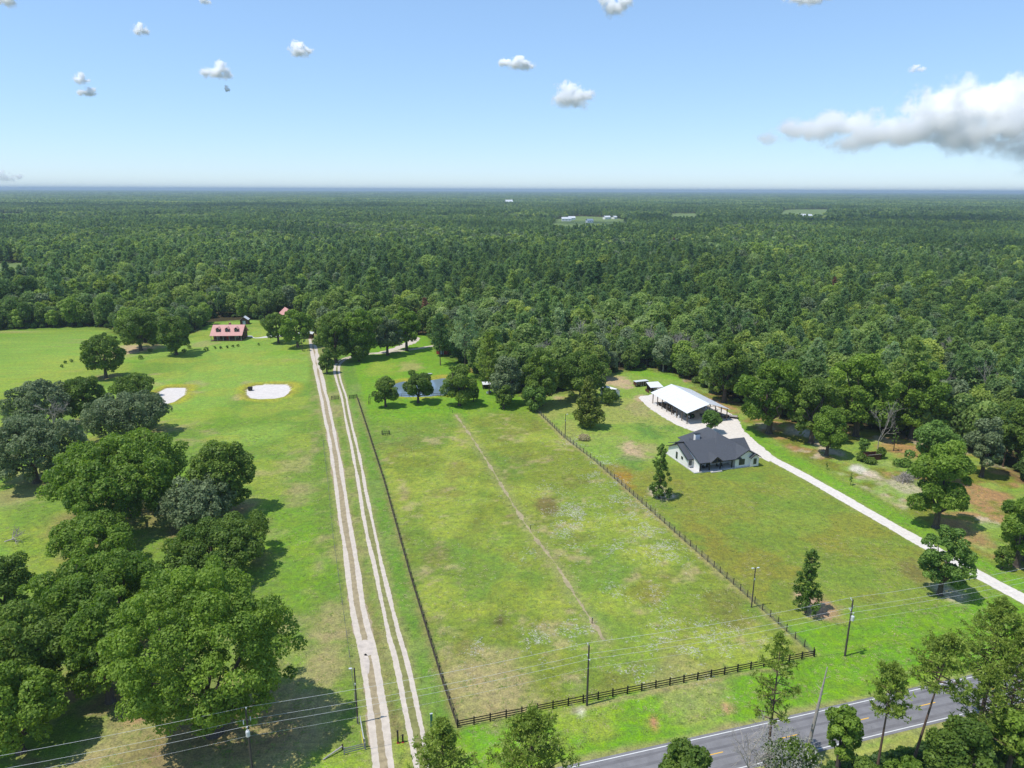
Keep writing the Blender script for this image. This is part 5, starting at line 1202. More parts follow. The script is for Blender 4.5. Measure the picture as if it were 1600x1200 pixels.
# shelves, drums and boxes
for k, (lx, ly) in enumerate(((1.2, 11.0), (1.2, 14.5), (1.3, 18.0), (1.2, 21.5))):
    t = thing('workbench', 'dark workbench loaded along the lawn side of the open barn', 'workbench', in_barn(lx, ly), BZ, 'workbenches in the open barn')
    MB().box((0, 0, 0.9), (0.9, 2.4, 0.08)).build('top', M['timber'], t); MB().box((0, 0, 0.35), (0.8, 2.2, 0.06)).build('shelf', M['timber'], t)
    for sx in (-1, 1):
        for sy in (-1, 1): MB().box((sx * 0.38, sy * 1.1, 0.43), (0.1, 0.1, 0.86)).build('leg', M['timber'], t)
rr = np.random.default_rng(1100)
for k in range(9):
    lx, ly = float(rr.uniform(1.0, 13.5)), float(rr.uniform(15, 23.5)); s = float(rr.uniform(0.6, 1.1))
    t = thing('storage_crate', 'dark wooden crate stored in the shade of the open barn', 'crate', in_barn(lx, ly), BZ + float(rr.uniform(-0.5, 0.5)), 'crates in the open barn')
    MB().box((0, 0, s / 2), (s, s * 1.2, s)).build('box', M['timber'], t); MB().box((0, 0, s + 0.03), (s * 1.06, s * 1.26, 0.06)).build('lid', M['dark_wood'], t)
for k, (lx, ly) in enumerate(((0.6, 6.5), (0.7, 9.1))):
    t = thing('plastic_drum', 'pale upright drum beside a post of the open barn', 'drum', in_barn(lx, ly), 0, 'drums at the open barn')
    MB().lathe([(0.29, 0.0), (0.31, 0.3), (0.29, 0.32), (0.31, 0.6), (0.29, 0.62), (0.29, 0.9), (0.2, 0.95)], n=14).build('drum_body', M['porcelain'], t); MB().lathe([(0.06, 0.95), (0.06, 1.0)], (0.12, 0, 0), 8).build('cap', M['black_trim'], t)
# flatbed trailers outside
def trailer(lab, loc, rz, L=5.0, Wd=2.0, ramp=True, grp=None):
    t = thing('flatbed_trailer', lab, 'trailer', loc, rz, grp)
    n = int(Wd / 0.25); me = None
    for k in range(n):
        o = link('plank', me, t) if me else MB().box((0, 0, 0.72), (0.22, L, 0.05)).build('plank', M['grey_wood'], t); me = o.data; o.location = (-Wd / 2 + 0.125 + k * 0.25, 0, 0)
    fr = MB(); fr.box((0, 0, 0.62), (Wd - 0.05, L - 0.05, 0.12)); fr.tube((-Wd / 2, L / 2, 0.6), (0, L / 2 + 1.3, 0.55), 0.06, 0.06, 4); fr.tube((Wd / 2, L / 2, 0.6), (0, L / 2 + 1.3, 0.55), 0.06, 0.06, 4); fr.build('frame', M['rust'], t)
    for sx in (-1, 1):
        for sy in (-0.4, 0.5): wheel(t, (sx * (Wd / 2 + 0.14), sy, 0.36), 0.36, 0.22)
    for sy in (-1, 1): MB().box((0, sy * L / 2, 0.98), (Wd, 0.05, 0.45)).build('end_board', M['timber'], t)
trailer('flatbed trailer with weathered planks at the corner of the open barn', (*(74.33, 232.18), 0.02), BZ + R(50), 6.2, 2.2)
trailer('second flatbed trailer half under the wood side of the open barn', in_barn(15.6, 4.5, 0.02), BZ + R(8), 6.0, 2.2)

# ------------------------------------------------------------------ sheds behind the barn
def shed(lab, x, y, rz, w_, d_, eh, rh, wall, roof, door=True, name='storage_shed'):
    t = thing(name, lab, 'shed', (x, y, 0), rz)
    wl = MB(); wl.box((0, 0, eh / 2), (w_, d_, eh + 0.02))
    for s in (-1, 1): wl.prism([(-w_ / 2, s * d_ / 2, eh), (w_ / 2, s * d_ / 2, eh), (0, s * d_ / 2, rh - 0.06)], (0, -s * 0.08, 0))
    wl.build('wall', M[wall], t)
    for s in (-1, 1): MB().prism([(s * (w_ / 2 + 0.25), -d_ / 2 - 0.25, eh - 0.06), (s * (w_ / 2 + 0.25), d_ / 2 + 0.25, eh - 0.06), (0, d_ / 2 + 0.25, rh), (0, -d_ / 2 - 0.25, rh)], (0, 0, 0.06)).build('roof', M[roof], t)
    if door:
        dd = MB().box((0, -d_ / 2 - 0.02, eh * 0.42), (w_ * 0.36, 0.06, eh * 0.8)).build('door', M['grey_blue'], t); MB().box((w_ * 0.13, -d_ / 2 - 0.07, eh * 0.42), (0.05, 0.06, 0.15)).build('handle', M['black_trim'], t if False else dd)
        wall_window(t, (w_ / 2, 0, eh * 0.6), 0.7, 0.7, 1, 0, (1, 2))
    return t
x, y = (37.14, 258.45); shed('small white storage shed with white gable roof behind the magnolia', x, y, R(38), 3.6, 6.5, 2.3, 3.4, 'white_siding', 'metal_roof')
x, y = (54.95, 264.0); t = thing('goat_shelter', 'small open shelter with a white roof next to the barn', 'shed', (x, y, 0), R(14))
MB().prism([(-2.7, -2.4, 2.35), (2.7, -2.4, 2.35), (2.5, 2.2, 3.3), (-2.5, 2.2, 3.3)], (0, 0, 0.07)).build('roof', M['metal_roof'], t); MB().box((1.5, 0.2, 1.2), (1.9, 3.4, 2.4)).build('side_room', M['white_siding'], t); MB().box((0, 1.9, 1.4), (4.6, 0.1, 2.8)).build('back_wall', M['dark_wood'], t)
for sx in (-2.3, -0.8): MB().box((sx, -1.9, 1.2), (0.15, 0.15, 2.4)).build('post', M['post_wood'], t)
for k in range(4): MB().box((-2.9, -1.4 + 0.9 * k, 0.55), (0.08, 0.8, 1.0)).build('pen_panel', M['rust'], t)
x, y = (51.2, 272.32); t = thing('stock_trailer', 'long low stock trailer with pale roof parked in the grass behind the barn', 'trailer', (x, y, 0), R(22))
MB().box((0, 0, 1.35), (5.6, 2.0, 1.4)).build('body', M['rust'], t); MB().box((0, 0, 2.12), (6.0, 2.3, 0.1)).build('roof', M['porcelain'], t); MB().box((0, 0, 0.6), (5.4, 1.7, 0.12)).build('frame', M['black_trim'], t)
for sx in (-0.5, 0.5):
    for sy in (-1, 1): wheel(t, (sx, sy * 0.95, 0.4), 0.38, 0.22, True)
for k in range(6): MB().box((-2.5 + k, -1.04, 1.35), (0.12, 0.1, 1.4)).build('stake', M['galv'], t)
x, y = (-10.02, 267.71); t = thing('animal_shelter', 'tiny shelter with white roof under trees at the end of the pond', 'shed', (x, y, 0), R(10))
MB().prism([(-1.6, -1.4, 1.9), (1.6, -1.4, 1.9), (1.6, 1.6, 2.3), (-1.6, 1.6, 2.3)], (0, 0, 0.06)).build('roof', M['metal_roof'], t); MB().box((0, 1.3, 1.0), (2.8, 0.1, 2.0)).build('back_wall', M['dark_wood'], t)
for sx in (-1, 1):
    MB().box((sx * 1.4, -1.2, 0.95), (0.12, 0.12, 1.9)).build('post', M['post_wood'], t); MB().box((sx * 1.4, 0.2, 0.7), (0.06, 2.2, 1.3)).build('side_wall', M['dark_wood'], t)
x, y = (-8.81, 261.36); t = thing('water_trough', 'white water trough in the grass below the tiny shelter', 'trough', (x, y, 0), R(60))
tb_ = MB()
for s in (-1, 1): tb_.box((0, s * 0.45, 0.35), (2.2, 0.08, 0.6)); tb_.box((s * 1.06, 0, 0.35), (0.08, 0.82, 0.6))
tb_.box((0, 0, 0.1), (2.0, 0.8, 0.08)); tb_.build('basin', M['porcelain'], t); MB().box((0, 0, 0.5), (2.0, 0.8, 0.02)).build('water', M['water'], t)
# rowing boat on the bank
x, y = (-35.47, 288.28); t = thing('rowing_boat', 'small white boat pulled up on the far bank of the pond', 'boat', (x, y, 0.1), R(15))
hb = MB(); ns = 9; sec = []
for k in range(ns):
    q = k / (ns - 1); L = -2.0 + 4.0 * q; b_ = 0.7 * math.sin(math.pi * (0.12 + 0.83 * q)) ** 0.6; sec.append([(L, -b_, 0.55), (L, -b_ * 0.6, 0.1), (L, b_ * 0.6, 0.1), (L, b_, 0.55)])
for a, b_ in zip(sec[:-1], sec[1:]):
    for j in range(3): hb.poly([a[j], b_[j], b_[j + 1], a[j + 1]])
hb.poly(sec[0]); hb.poly(sec[-1]); hb.build('hull', M['porcelain'], t)
for q in (-0.7, 0.6): MB().box((q, 0, 0.42), (0.25, 1.1, 0.04)).build('bench', M['grey_wood'], t)

# ------------------------------------------------------------------ red roofed house and the homestead behind the trees
ro = (-146.0, 355.65); t = thing('log_house', 'dark house with pinkish red roof, three dormers and a long porch', 'house', (ro[0], ro[1], 0), R(4))
WD, DP = 15.6, 9.5
MB().box((0, DP / 2 + 2.4, 1.5), (WD - 0.6, DP - 2.0, 3.0)).build('wall', M['log_wall'], t)
rf = MB(); rf.prism([(-WD / 2 - 0.3, -0.4, 2.7), (WD / 2 + 0.3, -0.4, 2.7), (WD / 2 + 0.3, DP / 2 + 1.6, 7.2), (-WD / 2 - 0.3, DP / 2 + 1.6, 7.2)], (0, 0, 0.15)); rf.prism([(-WD / 2 - 0.3, DP + 2.4, 3.0), (WD / 2 + 0.3, DP + 2.4, 3.0), (WD / 2 + 0.3, DP / 2 + 1.6, 7.2), (-WD / 2 - 0.3, DP / 2 + 1.6, 7.2)], (0, 0, 0.15)); rf = rf.build('roof', M['pink_roof'], t)
gb = MB()
for s in (-1, 1): gb.prism([(s * (WD / 2 - 0.32), 1.6, 3.0), (s * (WD / 2 - 0.32), DP + 1.6, 3.0), (s * (WD / 2 - 0.32), DP / 2 + 1.6, 6.9)], (-s * 0.15, 0, 0))
gb.build('gable', M['log_wall'], t)
for dx in (-4.6, 0, 4.6):
    dm = MB().box((dx, 3.2, 5.0), (1.7, 2.6, 1.7)).build('dormer', M['log_wall'], t)
    gable_roof(MB(), dx - 1.15, dx + 1.15, 1.6, 5.4, 5.75, 6.7, 'y', 0.1).build('dormer_roof', M['pink_roof'], dm); MB().box((dx, 1.87, 5.05), (1.0, 0.06, 1.1)).build('window', M['porcelain'], dm); MB().box((dx, 1.83, 5.05), (0.8, 0.06, 0.9)).build('pane', M['glass'], dm)
MB().box((0, 1.0, 0.15), (WD, 2.6, 0.3)).build('porch_floor', M['timber'], t)
for k in range(6): MB().box((-WD / 2 + 0.3 + k * (WD - 0.6) / 5, -0.1, 1.5), (0.2, 0.2, 2.6)).build('porch_post', M['grey_wood'], t)
for k in range(5):
    if k != 2: MB().box((-WD / 2 + 1.78 + k * (WD - 0.6) / 5, -0.1, 0.95), (2.6, 0.06, 0.08)).build('railing', M['grey_wood'], t)
wall_window(t, (-4.8, 3.1 - 0.96, 1.7), 1.2, 1.3, 0, -1, (2, 2), 'porcelain'); wall_window(t, (4.8, 3.1 - 0.96, 1.7), 1.2, 1.3, 0, -1, (2, 2), 'porcelain'); d = MB().box((0, 2.12, 1.3), (1.1, 0.08, 2.1)).build('door', M['red_paint'], t); MB().box((0.4, 2.06, 1.2), (0.06, 0.06, 0.12)).build('handle', M['galv'], d)
MB().box((0.3, DP / 2 + 2.2, 7.6), (1.1, 0.9, 1.3)).build('chimney', M['brick'], rf)
x, y = (-154.13, 404.08); shed('small hut with pale pitched roof behind the red roofed house', x, y, R(8), 4.4, 4.4, 2.6, 4.4, 'log_wall', 'metal_roof', True, 'garden_hut')
x, y = (-134.0, 419.21); shed('pinkish roofed building almost hidden by trees at the track end', x, y, R(30), 7.0, 11.0, 3.4, 6.6, 'log_wall', 'pink_roof', True, 'outbuilding')
x, y = (-107.91, 364.48); shed('low dark building with white metal roof where the dirt track ends', x, y, R(5), 7.5, 5.0, 2.5, 3.3, 'log_wall', 'metal_roof', True, 'tack_room')
x, y = (-32.93, 329.49); shed('red wooden shed among pines behind the pond', x, y, R(-8), 5.2, 4.2, 2.8, 4.3, 'red_paint', 'red_paint', True, 'red_shed')
x, y = (-50.08, 414.5); shed('red barn glimpsed between the pines past the lane', x, y, R(12), 7.0, 9.0, 4.0, 6.6, 'red_paint', 'pink_roof', True, 'red_barn')
x, y = (-106.33, 361.21); t = thing('bird_house_pole', 'white bird house on a tall pole beside the dirt track end', 'bird house', (x + 2, y - 8, 0)); MB().tube((0, 0, 0), (0, 0, 10.5), 0.07, 0.05, 8).build('pole', M['porcelain'], t); bh = MB().box((0, 0, 10.8), (0.8, 0.8, 0.8)).build('box', M['porcelain'], t); gable_roof(MB(), -0.55, 0.55, -0.5, 0.5, 11.2, 11.5, 'x', 0.05).build('roof', M['porcelain'], bh)
structure(sheet('concrete_apron', [(-134.16, 364.84), (-138.62, 369.84), (-141.37, 368.08), (-140.45, 365.56), (-137.42, 366.46), (-134.24, 363.17), (-127.49, 364.96), (-112.52, 371.18), (-114.02, 376.4), (-128.89, 369.16)], 0.02, M['concrete'], 0.1, 8), 'pale path from the red roofed house to the trees', 'path')
structure(sheet('sandy_lane', [(-65.4, 328.95), (-60.53, 336.02), (-55.0, 350.98), (-52.9, 363.82), (-50.9, 368.9), (-48.03, 362.26), (-49.41, 352.63), (-55.89, 336.1), (-62.13, 327.64)], 0.018, M['rut_sand'], 0.3, 9), 'pale sandy lane under shade trees behind the pond', 'lane')
for k, (px_, lab, mt) in enumerate((((-125.1, 365.84), 'white pickup truck under the low crowned tree', 'car_white'), ((-119.6, 367.63), 'white pickup truck in the shade beside the track end', 'car_white'))): pickup(lab, (*px_, 0), R(70 + 30 * k), M[mt])

# ------------------------------------------------------------------ buildings of the far clearings and the mast
def far_house(lab, x, y, w_, d_, h, wall, roof, rz=0.0, grp=None, name='distant_house'):
    t = thing(name, lab, 'house', (x, y, 0), rz, grp)
    MB().box((0, 0, h * 0.3), (w_, d_, h * 0.6)).build('wall', M[wall], t); gable_roof(MB(), -w_ / 2 - 0.4, w_ / 2 + 0.4, -d_ / 2 - 0.4, d_ / 2 + 0.4, h * 0.58, h, 'x', 0.15).build('roof', M[roof], t)
    for k in range(3): wall_window(t, (-w_ / 3 + k * w_ / 3, -d_ / 2, h * 0.32), 1.2, 1.3, 0, -1)
for k, (px_, w_, h, mt) in enumerate((((135.63, 1834.32), 24, 10, 'metal_roof'), ((155.06, 1915.87), 18, 9, 'metal_roof'), ((184.65, 1747.45), 16, 9, 'grey_blue'), ((254.31, 1967.62), 20, 9, 'metal_roof'), ((278.42, 1991.97), 14, 8, 'metal_roof'))): far_house('tiny pale roofed farm building in the far meadow', *px_, w_, 10, h, 'white_siding', mt, 0.2 * k, 'farm buildings of the far meadow')
far_house('tall pale roofed building rising alone out of the far forest', *(-20.35, 3862.35), 38, 26, 26, 'white_siding', 'metal_roof', 0.3)
far_house('broad white roof on the horizon forest', *(2097.67, 10895.55), 80, 40, 32, 'white_siding', 'metal_roof', 0.2)
for k, px_ in enumerate(((-530.53, 1655.49), (-514.58, 1689.68), (-592.53, 1954.3))): far_house('small white building deep in the forest beyond the red roofed house', *px_, 15, 9, 15, 'white_siding', 'metal_roof', 0.4 * k, 'white buildings deep in the forest')
for k, px_ in enumerate(((792.64, 1995.32), (800.0, 1974.31))): far_house('pale building beside the sandy clearing below the mast', *px_, 22, 10, 15, 'white_siding', 'metal_roof', 0.3 * k, 'buildings below the mast')
x, y = (4682.49, 9073.87); sc = 1.0; t = thing('radio_mast', 'thin lattice radio mast rising over the horizon forest', 'mast', (x, y, 0), 0); hh = 100.0
for k in range(3): a = k * 2.094; MB().tube((2.6 * math.cos(a), 2.6 * math.sin(a), 0), (1.6 * math.cos(a), 1.6 * math.sin(a), hh), 0.55, 0.55, 5).build('leg', M['galv'], t)
lt = MB()
for k in range(24):
    for j in range(3):
        a, b_ = j * 2.094, (j + 1) * 2.094; lt.tube((2.4 * math.cos(a), 2.4 * math.sin(a), k * hh / 24), (2.4 * math.cos(b_), 2.4 * math.sin(b_), (k + 1) * hh / 24), 0.22, 0.22, 4)
lt.build('bracing', M['galv'], t)
for j in range(3): MB().box((3.6 * math.cos(j * 2.094), 3.6 * math.sin(j * 2.094), hh - 5), (2.0, 2.0, 7.0), j * 2.094).build('antenna', M['porcelain'], t)

# ------------------------------------------------------------------ fences
POST_ME = {}; 
def lerp_line(line, step):
    L = [0.0]
    for a, b_ in zip(line[:-1], line[1:]): L.append(L[-1] + math.hypot(b_[0] - a[0], b_[1] - a[1]))
    n = max(1, round(L[-1] / step)); out = []
    for k in range(n + 1):
        s = L[-1] * k / n; j = max(i for i in range(len(L) - 1) if L[i] <= s + 1e-6); f = (s - L[j]) / (L[j + 1] - L[j]); out.append((line[j][0] + f * (line[j + 1][0] - line[j][0]), line[j][1] + f * (line[j + 1][1] - line[j][1])))
    return out
def rail_fence(name, lab, line, step, mat, h=1.35, rails=(0.45, 0.83, 1.2), pw=0.15, seed=1, group=None):
    pts = lerp_line(line, step); t = thing(name, lab, 'fence', (*pts[0], 0), 0, group); rr = np.random.default_rng(seed)
    pme = MB().box((0, 0, h / 2 - 0.02), (pw, pw, h + 0.1)).mesh('post', M[mat]); rme = MB().box((0.5, 0, 0), (1, 0.045, 0.15)).mesh('rail', M[mat])
    for k, p in enumerate(pts):
        q = link('post', pme, t, (p[0] - pts[0][0], p[1] - pts[0][1], float(rr.normal(0, 0.02)))); q.rotation_euler = (float(rr.normal(0, 0.02)), float(rr.normal(0, 0.02)), math.atan2(pts[min(k + 1, len(pts) - 1)][1] - pts[max(k - 1, 0)][1], pts[min(k + 1, len(pts) - 1)][0] - pts[max(k - 1, 0)][0]))
    for a, b_ in zip(pts[:-1], pts[1:]):
        dx, dy = b_[0] - a[0], b_[1] - a[1]; L = math.hypot(dx, dy); az = math.atan2(dy, dx)
        for z in rails:
            o = link('rail', rme, t, (a[0] - pts[0][0] + math.sin(az) * (pw / 2 + 0.025), a[1] - pts[0][1] - math.cos(az) * (pw / 2 + 0.025), z + float(rr.normal(0, 0.012))), None, (L, 1, 1)); o.rotation_euler = (0, float(rr.normal(0, 0.006)), az)
    return t
rail_fence('rail_fence', 'black three rail fence along the road side of the pasture', FRONT_LINE, 2.43, 'black_wood', 1.4, (0.42, 0.82, 1.22), 0.17)
rail_fence('rail_fence', 'long dark three rail fence beside the farm track', RAIL_LINE, 2.5, 'dark_wood', 1.4, (0.42, 0.82, 1.22), 0.16, 2)
rail_fence('fence_panel', 'short dark fence panel joined to the end of the long track fence', [(-60.25, 252.33), (-57.72, 253.79)], 1.4, 'dark_wood', 1.5, (0.3, 0.65, 1.0, 1.35), 0.14, 3)
rail_fence('fence_panel', 'short dark fence panel between the two tracks', [(-66.77, 251.33), (-64.1, 252.03)], 1.4, 'dark_wood', 1.5, (0.3, 0.65, 1.0, 1.35), 0.14, 4)
rail_fence('pond_fence', 'thin dark fence along the near bank of the pond', [(-51.83, 245.67), (-53.4, 254.27), (-43.87, 255.24), (-30.36, 256.7), (-23.95, 255.07)], 3.0, 'dark_wood', 1.3, (0.5, 1.15), 0.11, 5)
def wire_fence(lab, line, step, h, mat, mesh=True, seed=1, pw=0.07, wr=0.011, name='wire_fence', nw=8):
    pts = lerp_line(line, step); t = thing(name, lab, 'fence', (*pts[0], 0)); rr = np.random.default_rng(seed); o0 = pts[0]
    pme = MB().tube((0, 0, -0.05), (0, 0, h + 0.18), pw, pw * 0.9, 7).mesh('post', M[mat])
    for p in pts:
        q = link('post', pme, t, (p[0] - o0[0], p[1] - o0[1], float(rr.normal(0, 0.04)))); q.rotation_euler = (float(rr.normal(0, 0.02)), float(rr.normal(0, 0.02)), 0)
    w_ = MB()
    for a, b_ in zip(pts[:-1], pts[1:]):
        ax, ay, bx, by = a[0] - o0[0], a[1] - o0[1], b_[0] - o0[0], b_[1] - o0[1]
        for k in range(nw): z = 0.08 + (h - 0.1) * k / (nw - 1); w_.tube((ax, ay, z), (bx, by, z + float(rr.normal(0, 0.01))), wr, wr, 3, False)
        if mesh:
            m_ = int(step / 0.3)
            for k in range(1, m_): f = k / m_; w_.tube((ax + (bx - ax) * f, ay + (by - ay) * f, 0.05), (ax + (bx - ax) * f, ay + (by - ay) * f, h - 0.02), wr, wr, 3, False)
    w_.build('wire_netting', M['wire_mesh'], t)['kind'] = 'stuff'
    return t
wire_fence('grey wire mesh fence with dark posts between the pasture and the lawn', WIRE_LINE, 2.3, 1.3, 'dark_wood', True, 1, 0.09, 0.014)
wire_fence('sagging strand wire fence along the grove side of the dirt track', [(-57.84, 205.18), (-47.99, 172.13), (-40.26, 145.33), (-32.6, 120.5), (-26.17, 99.66), (-22.14, 86.44)], 5.5, 1.15, 'grey_wood', False, 4, 0.055, 0.008, 'strand_fence', 4)
for k, (px_, lab) in enumerate((((14.52, 111.63), 'short dark stake in the furrow at the road end'), ((4.38, 148.19), 'short dark stake halfway along the furrow'), ((-20.72, 236.11), 'short dark stake at the far end of the furrow'), ((-21.93, 239.83), 'leaning dark stake beyond the far end of the furrow'))):
    t = thing('stake', lab, 'stake', (*px_, 0)); MB().box((0, 0, 0.55), (0.12, 0.12, 1.2), 0.2).build('shaft', M['dark_wood'], t); MB().box((0, 0, 1.18), (0.2, 0.05, 0.1), 0.2).build('bracket', M['galv'], t); t.rotation_euler = (0.05 * k, 0.04, 0)

# entrance pieces of the two tracks
rail_fence('entrance_fence', 'weathered grey rail fence at the entrance of the dirt track', [(-22.88, 80.74), (-20.17, 81.68)], 2.2, 'grey_wood', 1.2, (0.35, 0.7, 1.05), 0.15, 11)
g0, g1 = (-20.33, 82.03), (-21.97, 86.96)
t = thing('farm_gate', 'open grey metal farm gate folded back beside the dirt track', 'gate', (*g0, 0), math.atan2(g1[1] - g0[1], g1[0] - g0[0])); gl = math.hypot(g1[0] - g0[0], g1[1] - g0[1])
for z in (0.25, 0.48, 0.71, 0.94, 1.2): MB().tube((0.15, 0, z), (gl, 0, z), 0.03, 0.03, 6).build('bar', M['galv'], t)
for q in (0.15, gl / 2, gl): MB().tube((q, 0, 0.22), (q, 0, 1.23), 0.035, 0.035, 6).build('upright', M['galv'], t)
MB().box((0, 0, 0.75), (0.22, 0.22, 1.6)).build('gate_post', M['grey_wood'], t); MB().tube((0.4, 0.12, 0.05), (2.6, 0.2, 0.6), 0.035, 0.03, 6).build('yellow_sleeve', M['yellow'], t)
t = thing('log', 'pale split log propped in the grass near the entrance fence', 'log', (*(-25.52, 79.71), 0), math.atan2((-23.72, 81.31)[1] - (-25.52, 79.71)[1], (-23.72, 81.31)[0] - (-25.52, 79.71)[0])); MB().tube((0, 0, 0.12), (2.9, 0, 0.55), 0.10, 0.12, 8).build('trunk', M['grey_wood'], t); MB().box((2.95, 0, 0.4), (0.16, 0.16, 1.0)).build('prop', M['dark_wood'], t)
for k, (px_, h, lab) in enumerate((((-15.82, 82.88), 2.0, 'taller black gate post between the two track entrances'), ((-15.16, 83.01), 1.2, 'shorter black gate post between the two track entrances'))):
    t = thing('gate_post', lab, 'post', (*px_, 0)); MB().box((0, 0, h / 2), (0.2, 0.2, h)).build('shaft', M['black_wood'], t); MB().box((0, 0, 0.06), (0.34, 0.34, 0.14)).build('base', M['red_paint'], t); MB().box((0, 0, h + 0.03), (0.26, 0.26, 0.07)).build('cap', M['black_wood'], t)
t = thing('mailbox_post', 'tall teal green board on a black post beside the farm track entrance', 'post', (*(-11.38, 84.98), 0), R(16)); MB().box((0, 0, 0.5), (0.22, 0.22, 1.05)).build('post', M['black_wood'], t); MB().box((0.06, 0, 2.05), (0.34, 0.16, 2.1)).build('board', M['teal_paint'], t); MB().box((0.06, 0, 3.13), (0.4, 0.22, 0.06)).build('cap', M['galv'], t)

# feeder in the pasture, mound in the lawn, rusty container
t = thing('hay_feeder', 'dark metal hay feeder standing in the fenced pasture', 'feeder', (*(-39.96, 213.06), 0))
for k in range(12): a = k * math.pi / 6; MB().tube((1.3 * math.cos(a), 0.9 * math.sin(a), 0), (1.3 * math.cos(a), 0.9 * math.sin(a), 1.3), 0.05, 0.05, 5).build('bar', M['black_trim'], t)
for z in (0.2, 0.7, 1.25):
    rg = MB(); rg.path([(1.3 * math.cos(a), 0.9 * math.sin(a), z) for a in np.linspace(0, 2 * math.pi, 19)], 0.05, 5); rg.build('hoop', M['black_trim'], t)
rr = np.random.default_rng(1300); q, tt_, _ = oak_crown(1301, 2.0, 1.3, 0.0, 16, 1500, 0.14, 0.45)
o = link('straw_mound', fast_mesh('straw_mound', q, M['straw'], tt_)); o.location = (*(22.41, 208.94), 0); tag(o, 'low mound of dry straw in the lawn behind the wire fence', 'mound')
t = thing('rusty_container', 'rusty open topped container overgrown with plants in the scrub', 'container', (*(104.44, 193.37), 0), R(12))
for s in (-1, 1): MB().box((0, s * 1.2, 0.9), (4.4, 0.08, 1.7)).build('side_wall', M['rust'], t); MB().box((s * 2.2, 0, 0.9), (0.08, 2.3, 1.7)).build('end_wall', M['rust'], t)
MB().box((0, 0, 0.15), (4.3, 2.3, 0.1)).build('floor', M['rust'], t); MB().tube((-2.25, -1.24, 1.78), (2.25, -1.24, 1.78), 0.06, 0.06, 5).build('rim', M['dead_wood'], t)
for k, (px_, w_, h, lab) in enumerate((((100.73, 191.82), 3.0, 2.4, 'dark bush growing at the end of the rusty container'), ((107.5, 193.92), 2.6, 3.4, 'bush growing behind the rusty container'), ((102.17, 189.85), 3.4, 1.6, 'low plants in front of the rusty container'), ((104.44, 198.06), 2.8, 5.2, 'small leafy tree behind the rusty container'))): unique_oak('round_bush', lab, *px_, h, w_, M['young_leaf' if k == 3 else 'oak_dark'], 1310 + k, 1.0, 0.22, 0.0, 0.45, 0.0, 'bark', 'bush', 0.06)
for k, (px_, w_, h) in enumerate((((110.7, 187.98), 5.0, 1.6), ((113.53, 183.28), 5.0, 2.0), ((109.12, 180.05), 4.0, 1.8), ((108.32, 169.45), 5.0, 2.2))): unique_oak('weed_clump', 'rank green weeds round the pile of cut branches', *px_, h, w_, M['young_leaf'], 1320 + k, 0.8, 0.22, 0.0, 0.4, 0.0, 'bark', 'weeds', 0.04)['group'] = 'weed clumps at the brush pile'
# dark shrubs dotted in the far pasture
for k, px_ in enumerate(((-169.49, 315.38), (-172.27, 329.94), (-155.63, 328.83), (-147.09, 333.15), (-156.9, 337.26), (-144.54, 337.47), (-141.75, 337.52), (-139.22, 339.01), (-136.97, 340.51), (-135.02, 342.02), (-126.02, 345.16), (-198.41, 306.25), (-195.53, 299.22), (-197.04, 308.7))): unique_oak('pasture_shrub', 'small dark shrub dotting the open pasture near the red roofed house', *px_, 1.8 if k < 5 else 1.4, 2.2 if k < 5 else 1.2, M['oak_dark'], 1340 + k, 0.6, 0.3, 0.0, 0.5, 0.0, 'bark', 'shrub', 0.04)['group'] = 'small shrubs in the far pasture'
t = thing('cattle_block', 'small dark feed tub standing on the white sand of the oval pit', 'tub', (*(-101.42, 264.63), -0.30)); MB().lathe([(0.75, 0.0), (0.9, 0.7), (0.95, 1.3)], n=14).build('tub', M['black_trim'], t); MB().lathe([(0.98, 1.28), (0.98, 1.36)], n=14).build('rim', M['tyre'], t)

# ------------------------------------------------------------------ utility poles and wires
PA, PB, PC = (-33.93, 76.61), (11.48, 90.6), (55.85, 102.61)
vx, vy = (PC[0] - PA[0]) / 2, (PC[1] - PA[1]) / 2
POLES = [(PA[0] - vx, PA[1] - vy, 10.6), (*PA, 10.7), (*PB, 10.5), (*PC, 10.7), (PC[0] + vx, PC[1] + vy, 10.6), (PC[0] + 2 * vx, PC[1] + 2 * vy, 10.6)]
PAZ = math.atan2(vy, vx)
def utility_pole(lab, x, y, h, transformer, seed):
    t = thing('utility_pole', lab, 'utility pole', (x, y, 0), PAZ)
    MB().tube((0, 0, -0.2), (0, 0, h), 0.175, 0.115, 10).build('shaft', M['pole_wood'], t)
    for s, z in ((1, h - 2.1), (-1, h - 2.3), (1, h - 0.2)):
        ar = MB(); ar.tube((0, 0, z - 0.15), (0, s * 0.5, z), 0.04, 0.035, 6); ar = ar.build('bracket', M['galv'], t)
        MB().lathe([(0.05, 0.0), (0.10, 0.05), (0.06, 0.1), (0.10, 0.15), (0.05, 0.22)], (0, s * 0.5, z), 10).build('insulator', M['porcelain'], ar)
    if transformer:
        tf = MB().lathe([(0.24, -0.45), (0.27, -0.4), (0.27, 0.3), (0.2, 0.42)], (0.0, -0.45, h - 3.2), 14).build('transformer', M['porcelain'], t); MB().lathe([(0.06, 0.4), (0.04, 0.65)], (0.0, -0.45, h - 3.2), 8).build('bushing', M['porcelain'], tf)
        for s in (-1, 1): MB().lathe([(0.07, 0), (0.07, 0.55)], (s * 0.4, 0.25 * s, h - 1.9), 8).build('cutout', M['porcelain'], t)
for k, lab in ((1, 'utility pole with white transformer before the tallest oak'), (2, 'plain utility pole rising from the black rail fence'), (3, 'utility pole with transformer on the lawn beside the cedar')): utility_pole(lab, *POLES[k], k != 2, k)
for k, lab in ((4, 'utility pole past the gravel driveway'), ): utility_pole(lab, *POLES[k], False, k)
nrm = Vector((-math.sin(PAZ), math.cos(PAZ), 0))
